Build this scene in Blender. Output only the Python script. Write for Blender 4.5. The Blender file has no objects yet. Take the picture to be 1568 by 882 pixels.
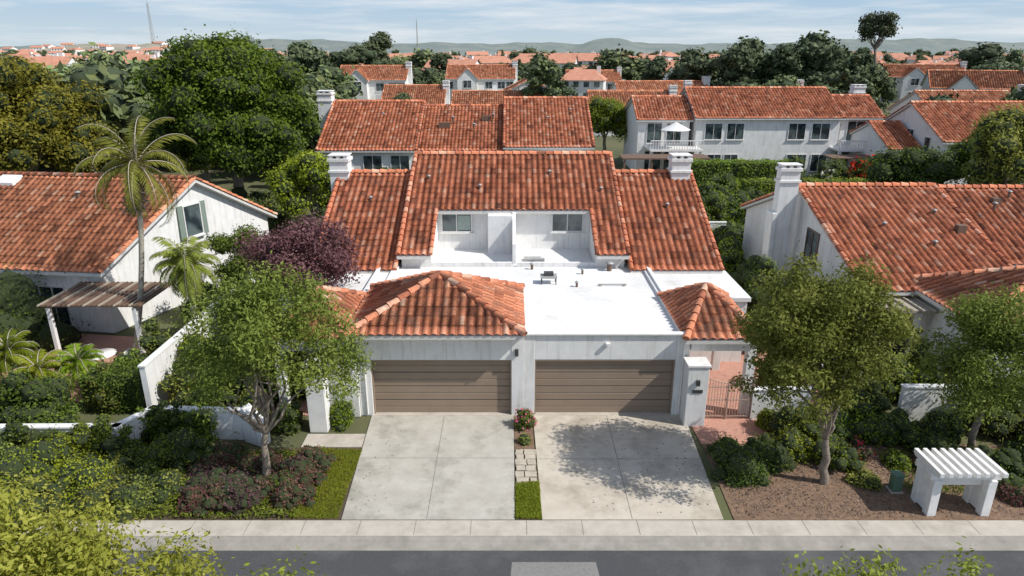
import bpy, math, random
import numpy as np
from mathutils import Vector, Matrix
R=random.Random(7); rng=np.random.default_rng(7)
scene=bpy.context.scene
scene.view_settings.view_transform='Standard'
try: scene.view_settings.look='None'
except Exception: pass
scene.view_settings.exposure=0
COL=scene.collection

# ------------------------------------------------------------ materials
def newmat(name):
    m=bpy.data.materials.new(name); m.use_nodes=True
    nt=m.node_tree; b=nt.nodes['Principled BSDF']
    return m,nt,b
def N(nt,t,**k):
    n=nt.nodes.new(t)
    for a,v in k.items(): setattr(n,a,v)
    return n
def ramp(nt,stops):
    r=N(nt,'ShaderNodeValToRGB'); e=r.color_ramp.elements
    while len(e)<len(stops): e.new(0.5)
    for i,(p,c) in enumerate(stops):
        e[i].position=p; e[i].color=(c[0],c[1],c[2],1)
    return r
def noisy(name,c1,c2,scale=3,rough=.85,bump=0.0,bscale=None,c3=None,scale2=None,lo=.3,hi=.7,f2=.5,spec=.3,streak=None):
    m,nt,b=newmat(name); L=nt.links.new
    tc=N(nt,'ShaderNodeTexCoord')
    n=N(nt,'ShaderNodeTexNoise'); n.inputs['Scale'].default_value=scale; n.inputs['Detail'].default_value=8; n.inputs['Roughness'].default_value=.65
    L(tc.outputs['Object'],n.inputs['Vector'])
    r=ramp(nt,[(lo,c1),(hi,c2)]); L(n.outputs['Fac'],r.inputs['Fac'])
    out=r.outputs['Color']
    if c3 is not None:
        n2=N(nt,'ShaderNodeTexNoise'); n2.inputs['Scale'].default_value=scale2 or scale*.15; n2.inputs['Detail'].default_value=6; n2.inputs['Roughness'].default_value=.7
        L(tc.outputs['Object'],n2.inputs['Vector'])
        r2=ramp(nt,[(.48,(0,0,0)),(.7,(f2,f2,f2))]); L(n2.outputs['Fac'],r2.inputs['Fac'])
        mx=N(nt,'ShaderNodeMixRGB'); L(r2.outputs['Color'],mx.inputs['Fac']); L(out,mx.inputs['Color1']); mx.inputs['Color2'].default_value=(*c3,1)
        out=mx.outputs['Color']
    if streak:
        mp=N(nt,'ShaderNodeMapping'); mp.inputs['Scale'].default_value=streak; L(tc.outputs['Object'],mp.inputs['Vector'])
        n4=N(nt,'ShaderNodeTexNoise'); n4.inputs['Scale'].default_value=1; n4.inputs['Detail'].default_value=5; L(mp.outputs['Vector'],n4.inputs['Vector'])
        r4=ramp(nt,[(.52,(1,1,1)),(.75,(.80,.78,.75))]); L(n4.outputs['Fac'],r4.inputs['Fac'])
        mu=N(nt,'ShaderNodeMixRGB',blend_type='MULTIPLY'); mu.inputs['Fac'].default_value=1; L(out,mu.inputs['Color1']); L(r4.outputs['Color'],mu.inputs['Color2']); out=mu.outputs['Color']
    L(out,b.inputs['Base Color'])
    b.inputs['Roughness'].default_value=rough
    b.inputs['Specular IOR Level'].default_value=spec
    if bump>0:
        nb=N(nt,'ShaderNodeTexNoise'); nb.inputs['Scale'].default_value=bscale or scale*8; nb.inputs['Detail'].default_value=4
        L(tc.outputs['Object'],nb.inputs['Vector'])
        bp=N(nt,'ShaderNodeBump'); bp.inputs['Strength'].default_value=bump; bp.inputs['Distance'].default_value=.03
        L(nb.outputs['Fac'],bp.inputs['Height']); L(bp.outputs['Normal'],b.inputs['Normal'])
    return m
def tilemat(name,tint=(1,1,1),stain=.55):
    m,nt,b=newmat(name); L=nt.links.new
    a=N(nt,'ShaderNodeAttribute'); a.attribute_name='rnd'
    def t(c): return tuple(c[i]*tint[i] for i in range(3))
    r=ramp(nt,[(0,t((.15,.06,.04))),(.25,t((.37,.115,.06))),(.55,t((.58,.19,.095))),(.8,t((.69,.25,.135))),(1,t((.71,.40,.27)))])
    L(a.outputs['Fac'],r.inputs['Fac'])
    tc=N(nt,'ShaderNodeTexCoord')
    n=N(nt,'ShaderNodeTexNoise'); n.inputs['Scale'].default_value=1.3; n.inputs['Detail'].default_value=10; n.inputs['Roughness'].default_value=.78
    L(tc.outputs['Object'],n.inputs['Vector'])
    r2=ramp(nt,[(.5,(0,0,0)),(.7,(stain,)*3)]); L(n.outputs['Fac'],r2.inputs['Fac'])
    mx=N(nt,'ShaderNodeMixRGB'); L(r2.outputs['Color'],mx.inputs['Fac']); L(r.outputs['Color'],mx.inputs['Color1']); mx.inputs['Color2'].default_value=(.26,.17,.125,1)
    n3=N(nt,'ShaderNodeTexNoise'); n3.inputs['Scale'].default_value=14; n3.inputs['Detail'].default_value=5
    L(tc.outputs['Object'],n3.inputs['Vector'])
    r3=ramp(nt,[(.3,(.7,.7,.7)),(.7,(1.15,1.15,1.15))]); L(n3.outputs['Fac'],r3.inputs['Fac'])
    mu=N(nt,'ShaderNodeMixRGB',blend_type='MULTIPLY'); mu.inputs['Fac'].default_value=1
    L(mx.outputs['Color'],mu.inputs['Color1']); L(r3.outputs['Color'],mu.inputs['Color2'])
    L(mu.outputs['Color'],b.inputs['Base Color']); b.inputs['Roughness'].default_value=.8; b.inputs['Specular IOR Level'].default_value=.25
    return m
def leafmat(name,dark,mid,light,trans=.35,sat=1.1,val=1.14):
    m,nt,b=newmat(name); L=nt.links.new
    a=N(nt,'ShaderNodeAttribute'); a.attribute_name='rnd'
    r=ramp(nt,[(0,dark),(.5,mid),(1,light)]); L(a.outputs['Fac'],r.inputs['Fac'])
    oi=N(nt,'ShaderNodeObjectInfo'); hs=N(nt,'ShaderNodeHueSaturation'); hs.inputs['Saturation'].default_value=sat
    mr=N(nt,'ShaderNodeMapRange'); mr.inputs['To Min'].default_value=.75*val; mr.inputs['To Max'].default_value=1.3*val
    L(oi.outputs['Random'],mr.inputs['Value']); L(mr.outputs['Result'],hs.inputs['Value']); L(r.outputs['Color'],hs.inputs['Color'])
    ml=N(nt,'ShaderNodeMath',operation='MULTIPLY'); ml.inputs[1].default_value=7.31; fr=N(nt,'ShaderNodeMath',operation='FRACT')
    L(oi.outputs['Random'],ml.inputs[0]); L(ml.outputs[0],fr.inputs[0])
    mr2=N(nt,'ShaderNodeMapRange'); mr2.inputs['To Min'].default_value=.475; mr2.inputs['To Max'].default_value=.512
    L(fr.outputs[0],mr2.inputs['Value']); L(mr2.outputs['Result'],hs.inputs['Hue'])
    L(hs.outputs['Color'],b.inputs['Base Color']); b.inputs['Roughness'].default_value=.6; b.inputs['Specular IOR Level'].default_value=.18
    if trans>0:
        tr=N(nt,'ShaderNodeBsdfTranslucent'); L(hs.outputs['Color'],tr.inputs['Color'])
        ms=N(nt,'ShaderNodeMixShader'); ms.inputs['Fac'].default_value=trans
        L(b.outputs['BSDF'],ms.inputs[1]); L(tr.outputs['BSDF'],ms.inputs[2])
        L(ms.outputs['Shader'],nt.nodes['Material Output'].inputs['Surface'])
    return m
def plain(name,c,rough=.6,metal=0,spec=.5):
    return noisy(name,tuple(x*.88 for x in c),tuple(min(1,x*1.08) for x in c),scale=5,rough=rough,spec=spec)

M={}
M['stucco']=noisy('white_stucco',(.71,.705,.695),(.82,.81,.79),scale=2.2,rough=.9,bump=.25,bscale=60,c3=(.58,.56,.52),scale2=.7,f2=.4,streak=(7,7,.6))
M['membrane']=noisy('white_roof_coating',(.70,.70,.69),(.82,.81,.80),scale=1.2,rough=.7,bump=.15,bscale=6,c3=(.46,.44,.40),scale2=.6,f2=.65)
M['tile']=tilemat('clay_tile',stain=.5)
M['tile_old']=tilemat('weathered_clay_tile',tint=(1.0,1.1,1.15),stain=.8)
M['tile_pale']=tilemat('pale_clay_tile',tint=(1.06,1.2,1.2),stain=.3)
M['fascia']=plain('white_fascia',(.62,.60,.57))
M['woodbrown']=plain('brown_wood',(.16,.10,.07))
M['tan']=plain('tan_wood',(.38,.33,.26))
M['door']=noisy('taupe_door_paint',(.265,.198,.146),(.30,.228,.17),scale=1.5,rough=.5)
m,nt,b=newmat('window_glass'); b.inputs['Base Color'].default_value=(.035,.045,.05,1); b.inputs['Roughness'].default_value=.08; b.inputs['Specular IOR Level'].default_value=.8
n=N(nt,'ShaderNodeTexNoise'); n.inputs['Scale'].default_value=1.3; r=ramp(nt,[(.4,(.02,.03,.035)),(.62,(.11,.14,.14))]); tc=N(nt,'ShaderNodeTexCoord')
nt.links.new(tc.outputs['Object'],n.inputs['Vector']); nt.links.new(n.outputs['Fac'],r.inputs['Fac']); nt.links.new(r.outputs['Color'],b.inputs['Base Color']); M['glass']=m
M['frame']=plain('white_window_frame',(.72,.71,.69),rough=.4)
M['shutter']=plain('grey_green_shutter',(.20,.25,.21))
M['curtain']=plain('pale_blind',(.30,.37,.33))
M['metal']=plain('grey_metal',(.35,.35,.34),rough=.4)
M['darkmetal']=plain('dark_metal',(.05,.05,.05),rough=.5)
M['gatepaint']=plain('tan_gate_paint',(.42,.30,.24),rough=.5)
M['white']=plain('white_paint',(.78,.77,.75),rough=.5)
M['conc']=noisy('driveway_concrete',(.39,.365,.315),(.50,.475,.42),scale=1.6,rough=.9,bump=.15,bscale=40,c3=(.20,.19,.155),scale2=.55,f2=.8)
M['conc_warm']=noisy('driveway_concrete_warm',(.47,.415,.34),(.58,.52,.435),scale=1.5,rough=.9,bump=.15,bscale=40,c3=(.25,.21,.16),scale2=.6,f2=.7)
M['walk']=noisy('sidewalk_concrete',(.43,.385,.33),(.53,.48,.415),scale=2.5,rough=.9,bump=.15,bscale=40,c3=(.28,.25,.21),scale2=.8,f2=.65)
M['kerb']=noisy('kerb_concrete',(.26,.24,.21),(.36,.335,.295),scale=2.5,rough=.9,c3=(.16,.148,.13),scale2=1.2)
M['joint']=plain('joint',(.22,.205,.18),rough=.95)
M['asphalt']=noisy('asphalt',(.055,.057,.061),(.09,.091,.094),scale=25,rough=.9,bump=.3,bscale=120,c3=(.135,.135,.133),scale2=.5,f2=.7)
M['patch']=noisy('pale_road_patch',(.18,.174,.165),(.25,.24,.228),scale=14,rough=.9)
M['ground']=noisy('soil_and_grass',(.07,.085,.035),(.16,.145,.08),scale=.12,rough=1,bump=.2,bscale=3,c3=(.08,.11,.035),scale2=.03,f2=.8)
M['mulch']=noisy('bark_mulch',(.14,.085,.055),(.30,.20,.135),scale=9,rough=1,bump=.9,bscale=35,c3=(.08,.05,.033),scale2=2)
M['soil']=noisy('dark_soil',(.06,.048,.03),(.12,.09,.058),scale=5,rough=1,bump=.6,bscale=20)
M['stone']=noisy('flagstone',(.36,.32,.26),(.55,.48,.39),scale=4,rough=.85,bump=.3,bscale=20)
M['bark']=noisy('bark',(.16,.125,.095),(.32,.27,.22),scale=9,rough=1,bump=.8,bscale=25)
M['palmbark']=noisy('palm_bark',(.28,.25,.21),(.44,.40,.34),scale=7,rough=1,bump=.6,bscale=15)
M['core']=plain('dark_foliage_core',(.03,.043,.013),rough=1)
M['core_far']=plain('hazy_distant_core',(.05,.068,.032),rough=1)  # core lightened to go with the haze painted into the far leaves
m,nt,b=newmat('brick_paver'); tc=N(nt,'ShaderNodeTexCoord'); br=N(nt,'ShaderNodeTexBrick')
br.inputs['Color1'].default_value=(.46,.20,.14,1); br.inputs['Color2'].default_value=(.56,.29,.21,1); br.inputs['Mortar'].default_value=(.32,.23,.19,1)
br.inputs['Scale'].default_value=4.2; br.inputs['Mortar Size'].default_value=.025
nt.links.new(tc.outputs['Object'],br.inputs['Vector']); nt.links.new(br.outputs['Color'],b.inputs['Base Color']); b.inputs['Roughness'].default_value=.9
M['paver']=m
M['l_dark']=leafmat('dark_green_leaves',(.03,.048,.012),(.07,.103,.022),(.135,.18,.042),.3)
M['l_big']=leafmat('broadleaf_leaves',(.036,.052,.011),(.085,.118,.02),(.165,.20,.036),.3)
M['l_olive']=leafmat('olive_green_leaves',(.10,.12,.03),(.195,.23,.058),(.32,.345,.11),.42)
M['l_bright']=leafmat('bright_green_leaves',(.10,.145,.02),(.20,.265,.04),(.34,.40,.08),.42)
M['l_mid']=leafmat('mid_green_leaves',(.06,.085,.016),(.12,.17,.033),(.22,.27,.06),.35)
M['l_front']=leafmat('pale_yellow_green_leaves',(.12,.14,.028),(.25,.28,.06),(.40,.42,.12),.42,val=1.0)
M['l_brown']=leafmat('golden_green_leaves',(.07,.075,.016),(.14,.138,.027),(.22,.21,.04),.3)
M['l_purple']=leafmat('purple_leaves',(.05,.024,.028),(.11,.055,.06),(.19,.115,.11),.3)
M['l_plum']=leafmat('dark_plum_leaves',(.055,.028,.022),(.125,.065,.052),(.20,.12,.09),.25)
M['l_far']=leafmat('hazy_distant_leaves',(.06,.078,.036),(.105,.132,.058),(.17,.20,.088),0)  # distance haze painted into the leaf colour: paler and less saturated
M['l_far2']=leafmat('hazy_distant_dark_leaves',(.038,.05,.028),(.07,.09,.046),(.118,.142,.072),0)  # darker trees, same distance haze painted into the colour
M['l_palm']=leafmat('palm_leaves',(.14,.15,.03),(.25,.26,.06),(.40,.37,.11),.35,val=1.0)
M['l_dead']=leafmat('dead_palm_leaves',(.13,.09,.065),(.22,.17,.13),(.32,.26,.2),.2,val=1.0,sat=1)
M['l_flower']=leafmat('pink_flowers',(.45,.08,.12),(.6,.15,.2),(.7,.3,.32),.3,val=1.0)
M['l_red']=leafmat('red_flowers',(.4,.03,.04),(.6,.06,.06),(.7,.1,.1),.3,val=1.0)
M['l_white']=leafmat('white_flowers',(.5,.5,.4),(.65,.65,.55),(.75,.75,.65),.3,val=.9,sat=1)
M['hill']=noisy('hazy_hill_scrub',(.15,.19,.18),(.24,.26,.23),scale=.02,rough=1,c3=(.13,.17,.18),scale2=.008)  # scrub tone with bluish distance haze painted in
M['hill_brown']=noisy('brown_hill',(.30,.26,.20),(.40,.35,.28),scale=.02,rough=1,c3=(.16,.19,.13),scale2=.012,f2=.9)
M['green_box']=plain('green_utility_paint',(.09,.16,.11),rough=.5)
M['tile_far']=noisy('distant_clay_tile',(.44,.19,.125),(.60,.30,.20),scale=.8,rough=.9)

# ------------------------------------------------------------ mesh helpers
TM=Matrix.Identity(4); PAR=[None]
def link(ob,parent='cur'):
    COL.objects.link(ob)
    p=PAR[0] if parent=='cur' else parent
    if p is not None:
        ob.parent=p; ob.matrix_parent_inverse=Matrix.Translation(-Vector(p['loc']))
    return ob
def empty(name,loc=(0,0,0)):
    e=bpy.data.objects.new(name,None); e.location=loc; e['loc']=[float(v) for v in loc]; e.empty_display_size=.5
    COL.objects.link(e); return e
def mesh_np(name,V,Q,mats,rnd=None,parent='cur',smooth=False,mi=None):
    me=bpy.data.meshes.new(name); V=np.asarray(V,dtype=np.float32); Q=np.asarray(Q,dtype=np.int32); m,k=Q.shape
    me.vertices.add(len(V)); me.vertices.foreach_set('co',V.ravel())
    me.loops.add(m*k); me.loops.foreach_set('vertex_index',Q.ravel())
    me.polygons.add(m); me.polygons.foreach_set('loop_start',(np.arange(m)*k).astype(np.int32))
    if not isinstance(mats,(list,tuple)): mats=[mats]
    for x in mats: me.materials.append(x)
    if mi is not None: me.polygons.foreach_set('material_index',np.asarray(mi,dtype=np.int32))
    if smooth: me.polygons.foreach_set('use_smooth',np.ones(m,dtype=bool))
    me.update(calc_edges=True)
    if rnd is not None:
        a=me.attributes.new('rnd','FLOAT','FACE'); a.data.foreach_set('value',np.asarray(rnd,dtype=np.float32))
    ob=bpy.data.objects.new(name,me); return link(ob,parent)
def mesh_py(name,V,F,mat,parent='cur',tm=True,smooth=False):
    me=bpy.data.meshes.new(name)
    V=[tuple(TM@Vector(v)) for v in V] if tm else V
    me.from_pydata(V,[],F); me.materials.append(mat); me.update()
    if smooth:
        for p in me.polygons: p.use_smooth=True
    ob=bpy.data.objects.new(name,me); return link(ob,parent)
import bmesh
def box(name,x0,x1,y0,y1,z0,z1,mat,bev=.012,parent='cur'):
    V=[(x0,y0,z0),(x1,y0,z0),(x1,y1,z0),(x0,y1,z0),(x0,y0,z1),(x1,y0,z1),(x1,y1,z1),(x0,y1,z1)]
    F=[(0,3,2,1),(4,5,6,7),(0,1,5,4),(1,2,6,5),(2,3,7,6),(3,0,4,7)]
    ob=mesh_py(name,V,F,mat,parent)
    if bev>0:
        bm=bmesh.new(); bm.from_mesh(ob.data)
        bmesh.ops.bevel(bm,geom=bm.edges[:],offset=bev,segments=2,affect='EDGES',profile=.5)
        bm.to_mesh(ob.data); bm.free()
    return ob
def prism(name,pts,d,mat,parent='cur'):
    n=len(pts); d=Vector(d)
    V=[tuple(p) for p in pts]+[tuple(Vector(p)+d) for p in pts]
    F=[tuple(range(n)),tuple(reversed(range(n,2*n)))]
    F+=[(i,i+n,(i+1)%n+n,(i+1)%n) for i in range(n)]
    ob=mesh_py(name,V,F,mat,parent)
    bm=bmesh.new(); bm.from_mesh(ob.data); bmesh.ops.recalc_face_normals(bm,faces=bm.faces[:]); bm.to_mesh(ob.data); bm.free()
    return ob
def obox(name,c,ax,w,d,h,mat,parent='cur',bev=.006):
    ax=Vector((ax[0],ax[1],0)).normalized(); pr=Vector((-ax.y,ax.x,0)); c=Vector(c)
    V=[]
    for k in (-1,1):
        for (i,j) in ((-1,-1),(1,-1),(1,1),(-1,1)):
            V.append(tuple(c+ax*(i*w/2)+pr*(j*d/2)+Vector((0,0,k*h/2))))
    F=[(0,3,2,1),(4,5,6,7),(0,1,5,4),(1,2,6,5),(2,3,7,6),(3,0,4,7)]
    return mesh_py(name,V,F,mat,parent)
def window(c,ax,w,h,mull=1,blind=False,shutters=False,fmat=None):
    fm=fmat or M['frame']; a=Vector((ax[0],ax[1],0)).normalized(); o=Vector((a.y,-a.x,0)); c=Vector(c)
    t=.06
    obox('window_glass',c+o*.012,a,w-.02,.02,h-.02,M['glass'])
    if blind==1: obox('window_blind',c+o*.026+a*(w*.25),a,w*.42,.004,h*.8,M['curtain'])
    for s in (-1,1):
        obox('window_frame_side',c+o*.03+a*(s*(w/2)),a,t,.07,h+t,fm)
        obox('window_frame_rail',c+o*.031+Vector((0,0,s*h/2)),a,w-t,.066,t,fm)
    for i in range(mull):
        obox('window_mullion',c+o*.028+a*(w*((i+1)/(mull+1)-.5)),a,.045,.056,h-t,fm)
    obox('window_sill',c+o*.07+Vector((0,0,-h/2-.06)),a,w+.16,.13,.05,fm)
    if shutters:
        for s in (-1,1): obox('shutter',c+o*.03+a*(s*(w/2+.2)),a,.32,.04,h+.1,M['shutter'])

def tile_plane(name,pts,mat,origin=None,P=.30,Lc=.42,K=7,A=.075,step=.024,off=.012):
    pts=np.array([tuple(TM@Vector(p)) for p in pts]); p0,p1=pts[0],pts[1]
    eu=(p1-p0)/np.linalg.norm(p1-p0); n=np.cross(p1-p0,pts[2]-p1); n/=np.linalg.norm(n)
    if n[2]<0:n=-n
    es=np.cross(n,eu)
    if es[2]<0: es=-es
    o=p0 if origin is None else np.array(TM@Vector(origin))
    U=(pts-o)@eu; S=(pts-o)@es; off0=((p0-o)@n)
    du=P/K; us=np.arange(math.floor(U.min()/du),math.ceil(U.max()/du)+1)*du
    us=np.unique(np.clip(us,U.min(),U.max()))
    lo=np.full(len(us),1e9); hi=np.full(len(us),-1e9)
    m=len(pts)
    for i in range(m):
        a,b=i,(i+1)%m; ua,ub,sa,sb=U[a],U[b],S[a],S[b]
        if abs(ua-ub)<1e-6:
            k=np.abs(us-ua)<1e-5
            lo[k]=np.minimum(lo[k],min(sa,sb)); hi[k]=np.maximum(hi[k],max(sa,sb)); continue
        k=(us>=min(ua,ub)-1e-6)&(us<=max(ua,ub)+1e-6)
        s=sa+(us-ua)/(ub-ua)*(sb-sa)
        lo[k]=np.minimum(lo[k],s[k]); hi[k]=np.maximum(hi[k],s[k])
    k0=math.floor(S.min()/Lc); k1=math.ceil(S.max()/Lc)
    ks=np.arange(k0,k1)
    col=np.floor(us/P+.5).astype(int); c0=col.min(); nc=col.max()-c0+2
    rj=rng.random((nc,len(ks)+1))
    rc=np.clip(.62+.19*rng.standard_normal((nc,len(ks)+1)),.08,1)
    dark=rng.random(rc.shape)<.05; rc[dark]*=.45
    cosv=np.cos(2*np.pi*us/P); prof=A*(np.clip(.5+.62*cosv,0,1.2))**.75
    rowsS=[];rowsH=[]
    for j,k in enumerate(ks):
        jit=rj[col-c0,j]
        rowsS.append(k*Lc-.035*jit); rowsH.append(prof*(1+.15*(jit-.5))+step+.012*jit)
        rowsS.append(np.full(len(us),(k+1)*Lc)); rowsH.append(prof*.82)
    Sg=np.clip(np.array(rowsS),lo[None],hi[None]); Hg=np.array(rowsH)+off+off0
    V=o[None,None]+us[None,:,None]*eu+Sg[...,None]*es+Hg[...,None]*n
    nr,nu=Sg.shape; idx=np.arange(nr*nu).reshape(nr,nu)
    Q=[];rn=[]
    uc=(us[:-1]+us[1:])/2; fcol=np.floor(uc/P+.5).astype(int)-c0
    pan=np.cos(2*np.pi*uc/P)<-.45  # pan faces: valley shade and dirt both darkened into the tile colour
    flo=np.minimum(lo[:-1],lo[1:]); fhi=np.maximum(hi[:-1],hi[1:])
    for j,k in enumerate(ks):
        sb,st=k*Lc,(k+1)*Lc
        ok=(fhi>sb+1e-5)&(flo<st-1e-5)
        q=np.stack([idx[2*j,:-1],idx[2*j,1:],idx[2*j+1,1:],idx[2*j+1,:-1]],1)[ok]
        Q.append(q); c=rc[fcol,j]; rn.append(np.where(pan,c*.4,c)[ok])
        if j+1<len(ks):
            ok=(fhi>st+1e-5)&(flo<st-1e-5)
            q=np.stack([idx[2*j+1,:-1],idx[2*j+1,1:],idx[2*j+2,1:],idx[2*j+2,:-1]],1)[ok]
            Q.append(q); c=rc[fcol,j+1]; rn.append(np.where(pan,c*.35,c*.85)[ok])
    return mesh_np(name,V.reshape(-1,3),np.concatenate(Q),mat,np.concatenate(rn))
def caps(name,a,b,mat,r=.12,l=.42,lift=.06,seg=6):
    a=np.array(TM@Vector(a)); b=np.array(TM@Vector(b)); d=b-a; Ln=np.linalg.norm(d); d/=Ln
    side=np.cross(d,(0,0,1)); side/=np.linalg.norm(side); up=np.cross(side,d)
    n=max(1,int(Ln/l)); V=[];Q=[];rn=[]
    for i in range(n):
        s0=i*Ln/n; s1=(i+1)*Ln/n+.05; c=float(np.clip(.6+.25*rng.standard_normal(),.1,1))
        base=len(V)
        for (s,rr,lf) in ((s0,r*1.08,lift+.03),(s1,r*.9,lift)):
            for k in range(seg+1):
                t=math.pi*k/seg*1.1-.05*math.pi
                V.append(a+d*s+side*(math.cos(t)*rr)+up*(math.sin(t)*rr+lf-.04))
        cidx=len(V); V.append(a+d*s0+up*(lf*0))
        for k in range(seg):
            Q.append((base+k,base+k+1,base+seg+2+k,base+seg+1+k)); rn.append(c)
            Q.append((base+k,base+k+1,cidx,cidx)); rn.append(c*.5)
    Q=np.array(Q)
    tri=Q[Q[:,2]==Q[:,3]][:,:3]; rt=np.array(rn)[Q[:,2]==Q[:,3]]
    qd=Q[Q[:,2]!=Q[:,3]]; rq=np.array(rn)[Q[:,2]!=Q[:,3]]
    T=np.concatenate([tri,qd[:,[0,1,2]],qd[:,[0,2,3]]]); rr=np.concatenate([rt,rq,rq])
    return mesh_np(name,np.array(V),T,mat,rr)

def gable_block(x0,x1,y0,yr,yb,z0,ze,zr,tile,K=7,P=.30,Lc=.42,zeb=None,inset=.35,walls=True,rake=True,front=True,wmat=None):
    zeb=ze if zeb is None else zeb; wmat=wmat or M['stucco']
    if front:
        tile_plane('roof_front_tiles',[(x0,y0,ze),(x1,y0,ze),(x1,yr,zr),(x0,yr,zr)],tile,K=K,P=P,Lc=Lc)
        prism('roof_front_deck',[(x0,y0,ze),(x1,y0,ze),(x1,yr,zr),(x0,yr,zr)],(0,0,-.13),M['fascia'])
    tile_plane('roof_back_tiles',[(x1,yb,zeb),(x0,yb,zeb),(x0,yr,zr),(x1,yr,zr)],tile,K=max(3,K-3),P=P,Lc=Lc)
    prism('roof_back_deck',[(x0,yb,zeb),(x1,yb,zeb),(x1,yr+.002,zr-.002),(x0,yr+.002,zr-.002)],(0,0,-.13),M['fascia'])
    caps('ridge_tiles',(x0,yr,zr+.05),(x1,yr,zr+.05),tile,r=.13)
    if rake:
        for x in (x0+.05,x1-.05):
            caps('rake_tiles',(x,y0,ze+.03),(x,yr,zr+.03),tile,r=.11)
            caps('rake_tiles',(x,yb,zeb+.03),(x,yr,zr+.03),tile,r=.11)
    if walls:
        sf=(zr-ze)/(yr-y0); sb=(zr-zeb)/(yb-yr); i=inset; w=.16
        prof=[(y0+i,z0),(y0+i,ze+sf*i-w),(yr,zr-w),(yb-i,zeb+sb*i-w),(yb-i,z0)]
        prism('walls',[(x0+.25,y,z) for y,z in prof],(x1-x0-.5,0,0),wmat)
def hip_roof(x0,x1,y0,y1,ze,zp,tile,px=None,py=None):
    px=(x0+x1)/2 if px is None else px; py=(y0+y1)/2 if py is None else py
    c=[(x0,y0,ze),(x1,y0,ze),(x1,y1,ze),(x0,y1,ze)]; p=(px,py,zp)
    for i in range(4):
        a,b=c[i],c[(i+1)%4]
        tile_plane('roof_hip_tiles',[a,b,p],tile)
        caps('hip_cap_tiles',a,p,tile,r=.12,lift=.07)
    V=c+[p]+[(x,y,z-.14) for x,y,z in c]
    F=[(0,1,4),(1,2,4),(2,3,4),(3,0,4),(5,6,1,0),(6,7,2,1),(7,8,3,2),(8,5,0,3),(8,7,6,5)]
    mesh_py('roof_hip_deck',V,F,M['fascia'])
def chimney(x0,x1,y0,y1,z0,z1):
    box('chimney_shaft',x0,x1,y0,y1,z0,z1-.35,M['stucco'])
    e=.07
    box('chimney_band',x0-e,x1+e,y0-e,y1+e,z1-.9,z1-.78,M['stucco'])
    box('chimney_collar',x0-e,x1+e,y0-e,y1+e,z1-.345,z1-.18,M['stucco'])
    w=(x1-x0)
    for i in range(3):
        box('chimney_pot_wall',x0+.02+i*(w-.22)/2,x0+.2+i*(w-.22)/2,y0,y1,z1-.178,z1-.06,M['stucco'])
    box('chimney_cap',x0-.04,x1+.04,y0-.04,y1+.04,z1-.058,z1,M['stucco'])

# ------------------------------------------------------------ vegetation
def unit(n):
    d=rng.standard_normal((n,3)); return d/np.linalg.norm(d,axis=1)[:,None]
def leaf_quads(P,D,size,wr=.5,out=.75,up=.3):
    n=len(P); nr=D*out+unit(n)*.75+np.array([0,0,up]); nr/=np.linalg.norm(nr,axis=1)[:,None]
    t=np.cross(nr,unit(n)); t/=np.linalg.norm(t,axis=1)[:,None]+1e-9; b=np.cross(nr,t)
    s=(size*(.6+.8*rng.random(n)))[:,None]*.5
    V=np.stack([P-t*s,P+b*s*wr,P+t*s,P-b*s*wr],1).reshape(-1,3)
    Q=np.arange(4*n).reshape(n,4); return V,Q
def clump_leaves(C,r,n,size,flat=.8,inner=.5,wr=.5):
    w=r**2; w=w/w.sum(); i=rng.choice(len(C),n,p=w); d=unit(n); rho=inner+(1-inner)*rng.random(n)**.6
    ragged=1+.3*rng.standard_normal(n)*(rng.random(n)<.35)
    P=C[i]+d*(r[i]*rho*ragged)[:,None]*np.array([1,1,flat])
    V,Q=leaf_quads(P,d,size,wr)
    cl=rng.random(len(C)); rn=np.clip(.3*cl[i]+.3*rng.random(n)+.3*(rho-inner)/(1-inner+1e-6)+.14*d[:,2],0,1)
    return V,Q,rn
def ico():
    bm=bmesh.new(); bmesh.ops.create_icosphere(bm,subdivisions=2,radius=1)
    V=np.array([v.co[:] for v in bm.verts]); F=np.array([[v.index for v in f.verts] for f in bm.faces]); bm.free(); return V,F
ICOV,ICOF=ico()
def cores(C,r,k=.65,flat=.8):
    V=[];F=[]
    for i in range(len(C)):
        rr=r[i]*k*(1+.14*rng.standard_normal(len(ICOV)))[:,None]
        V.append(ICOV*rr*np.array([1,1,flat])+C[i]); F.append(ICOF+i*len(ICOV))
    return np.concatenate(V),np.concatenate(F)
def tube(pts,rad,seg=8):
    V=[];Q=[]
    for i,(p,r) in enumerate(zip(pts,rad)):
        p=Vector(p); d=(Vector(pts[min(i+1,len(pts)-1)])-Vector(pts[max(i-1,0)])).normalized()
        s=d.cross(Vector((0,1,.1))).normalized(); u=s.cross(d)
        for k in range(seg):
            a=2*math.pi*k/seg; V.append(tuple(p+s*math.cos(a)*r+u*math.sin(a)*r))
    for i in range(len(pts)-1):
        for k in range(seg):
            a=i*seg+k; b=i*seg+(k+1)%seg; Q.append((a,b,b+seg,a+seg))
    return np.array(V),np.array(Q)
def limbs(segs):
    Vs=[];Qs=[];o=0
    for pts,rad in segs:
        V,Q=tube(pts,rad); Vs.append(V); Qs.append(Q+o); o+=len(V)
    return np.concatenate(Vs),np.concatenate(Qs)
def crown(c,rx,ry,rz,m,rc,shell=.55,low=-.55):
    d=unit(m); d[:,2]=np.where(d[:,2]<low,-d[:,2],d[:,2]); rho=shell+(1-shell)*rng.random(m)
    C=np.array(c)+d*rho[:,None]*np.array([rx,ry,rz])*.85; r=rc*(.55+.9*rng.random(m)); return C,r
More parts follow.
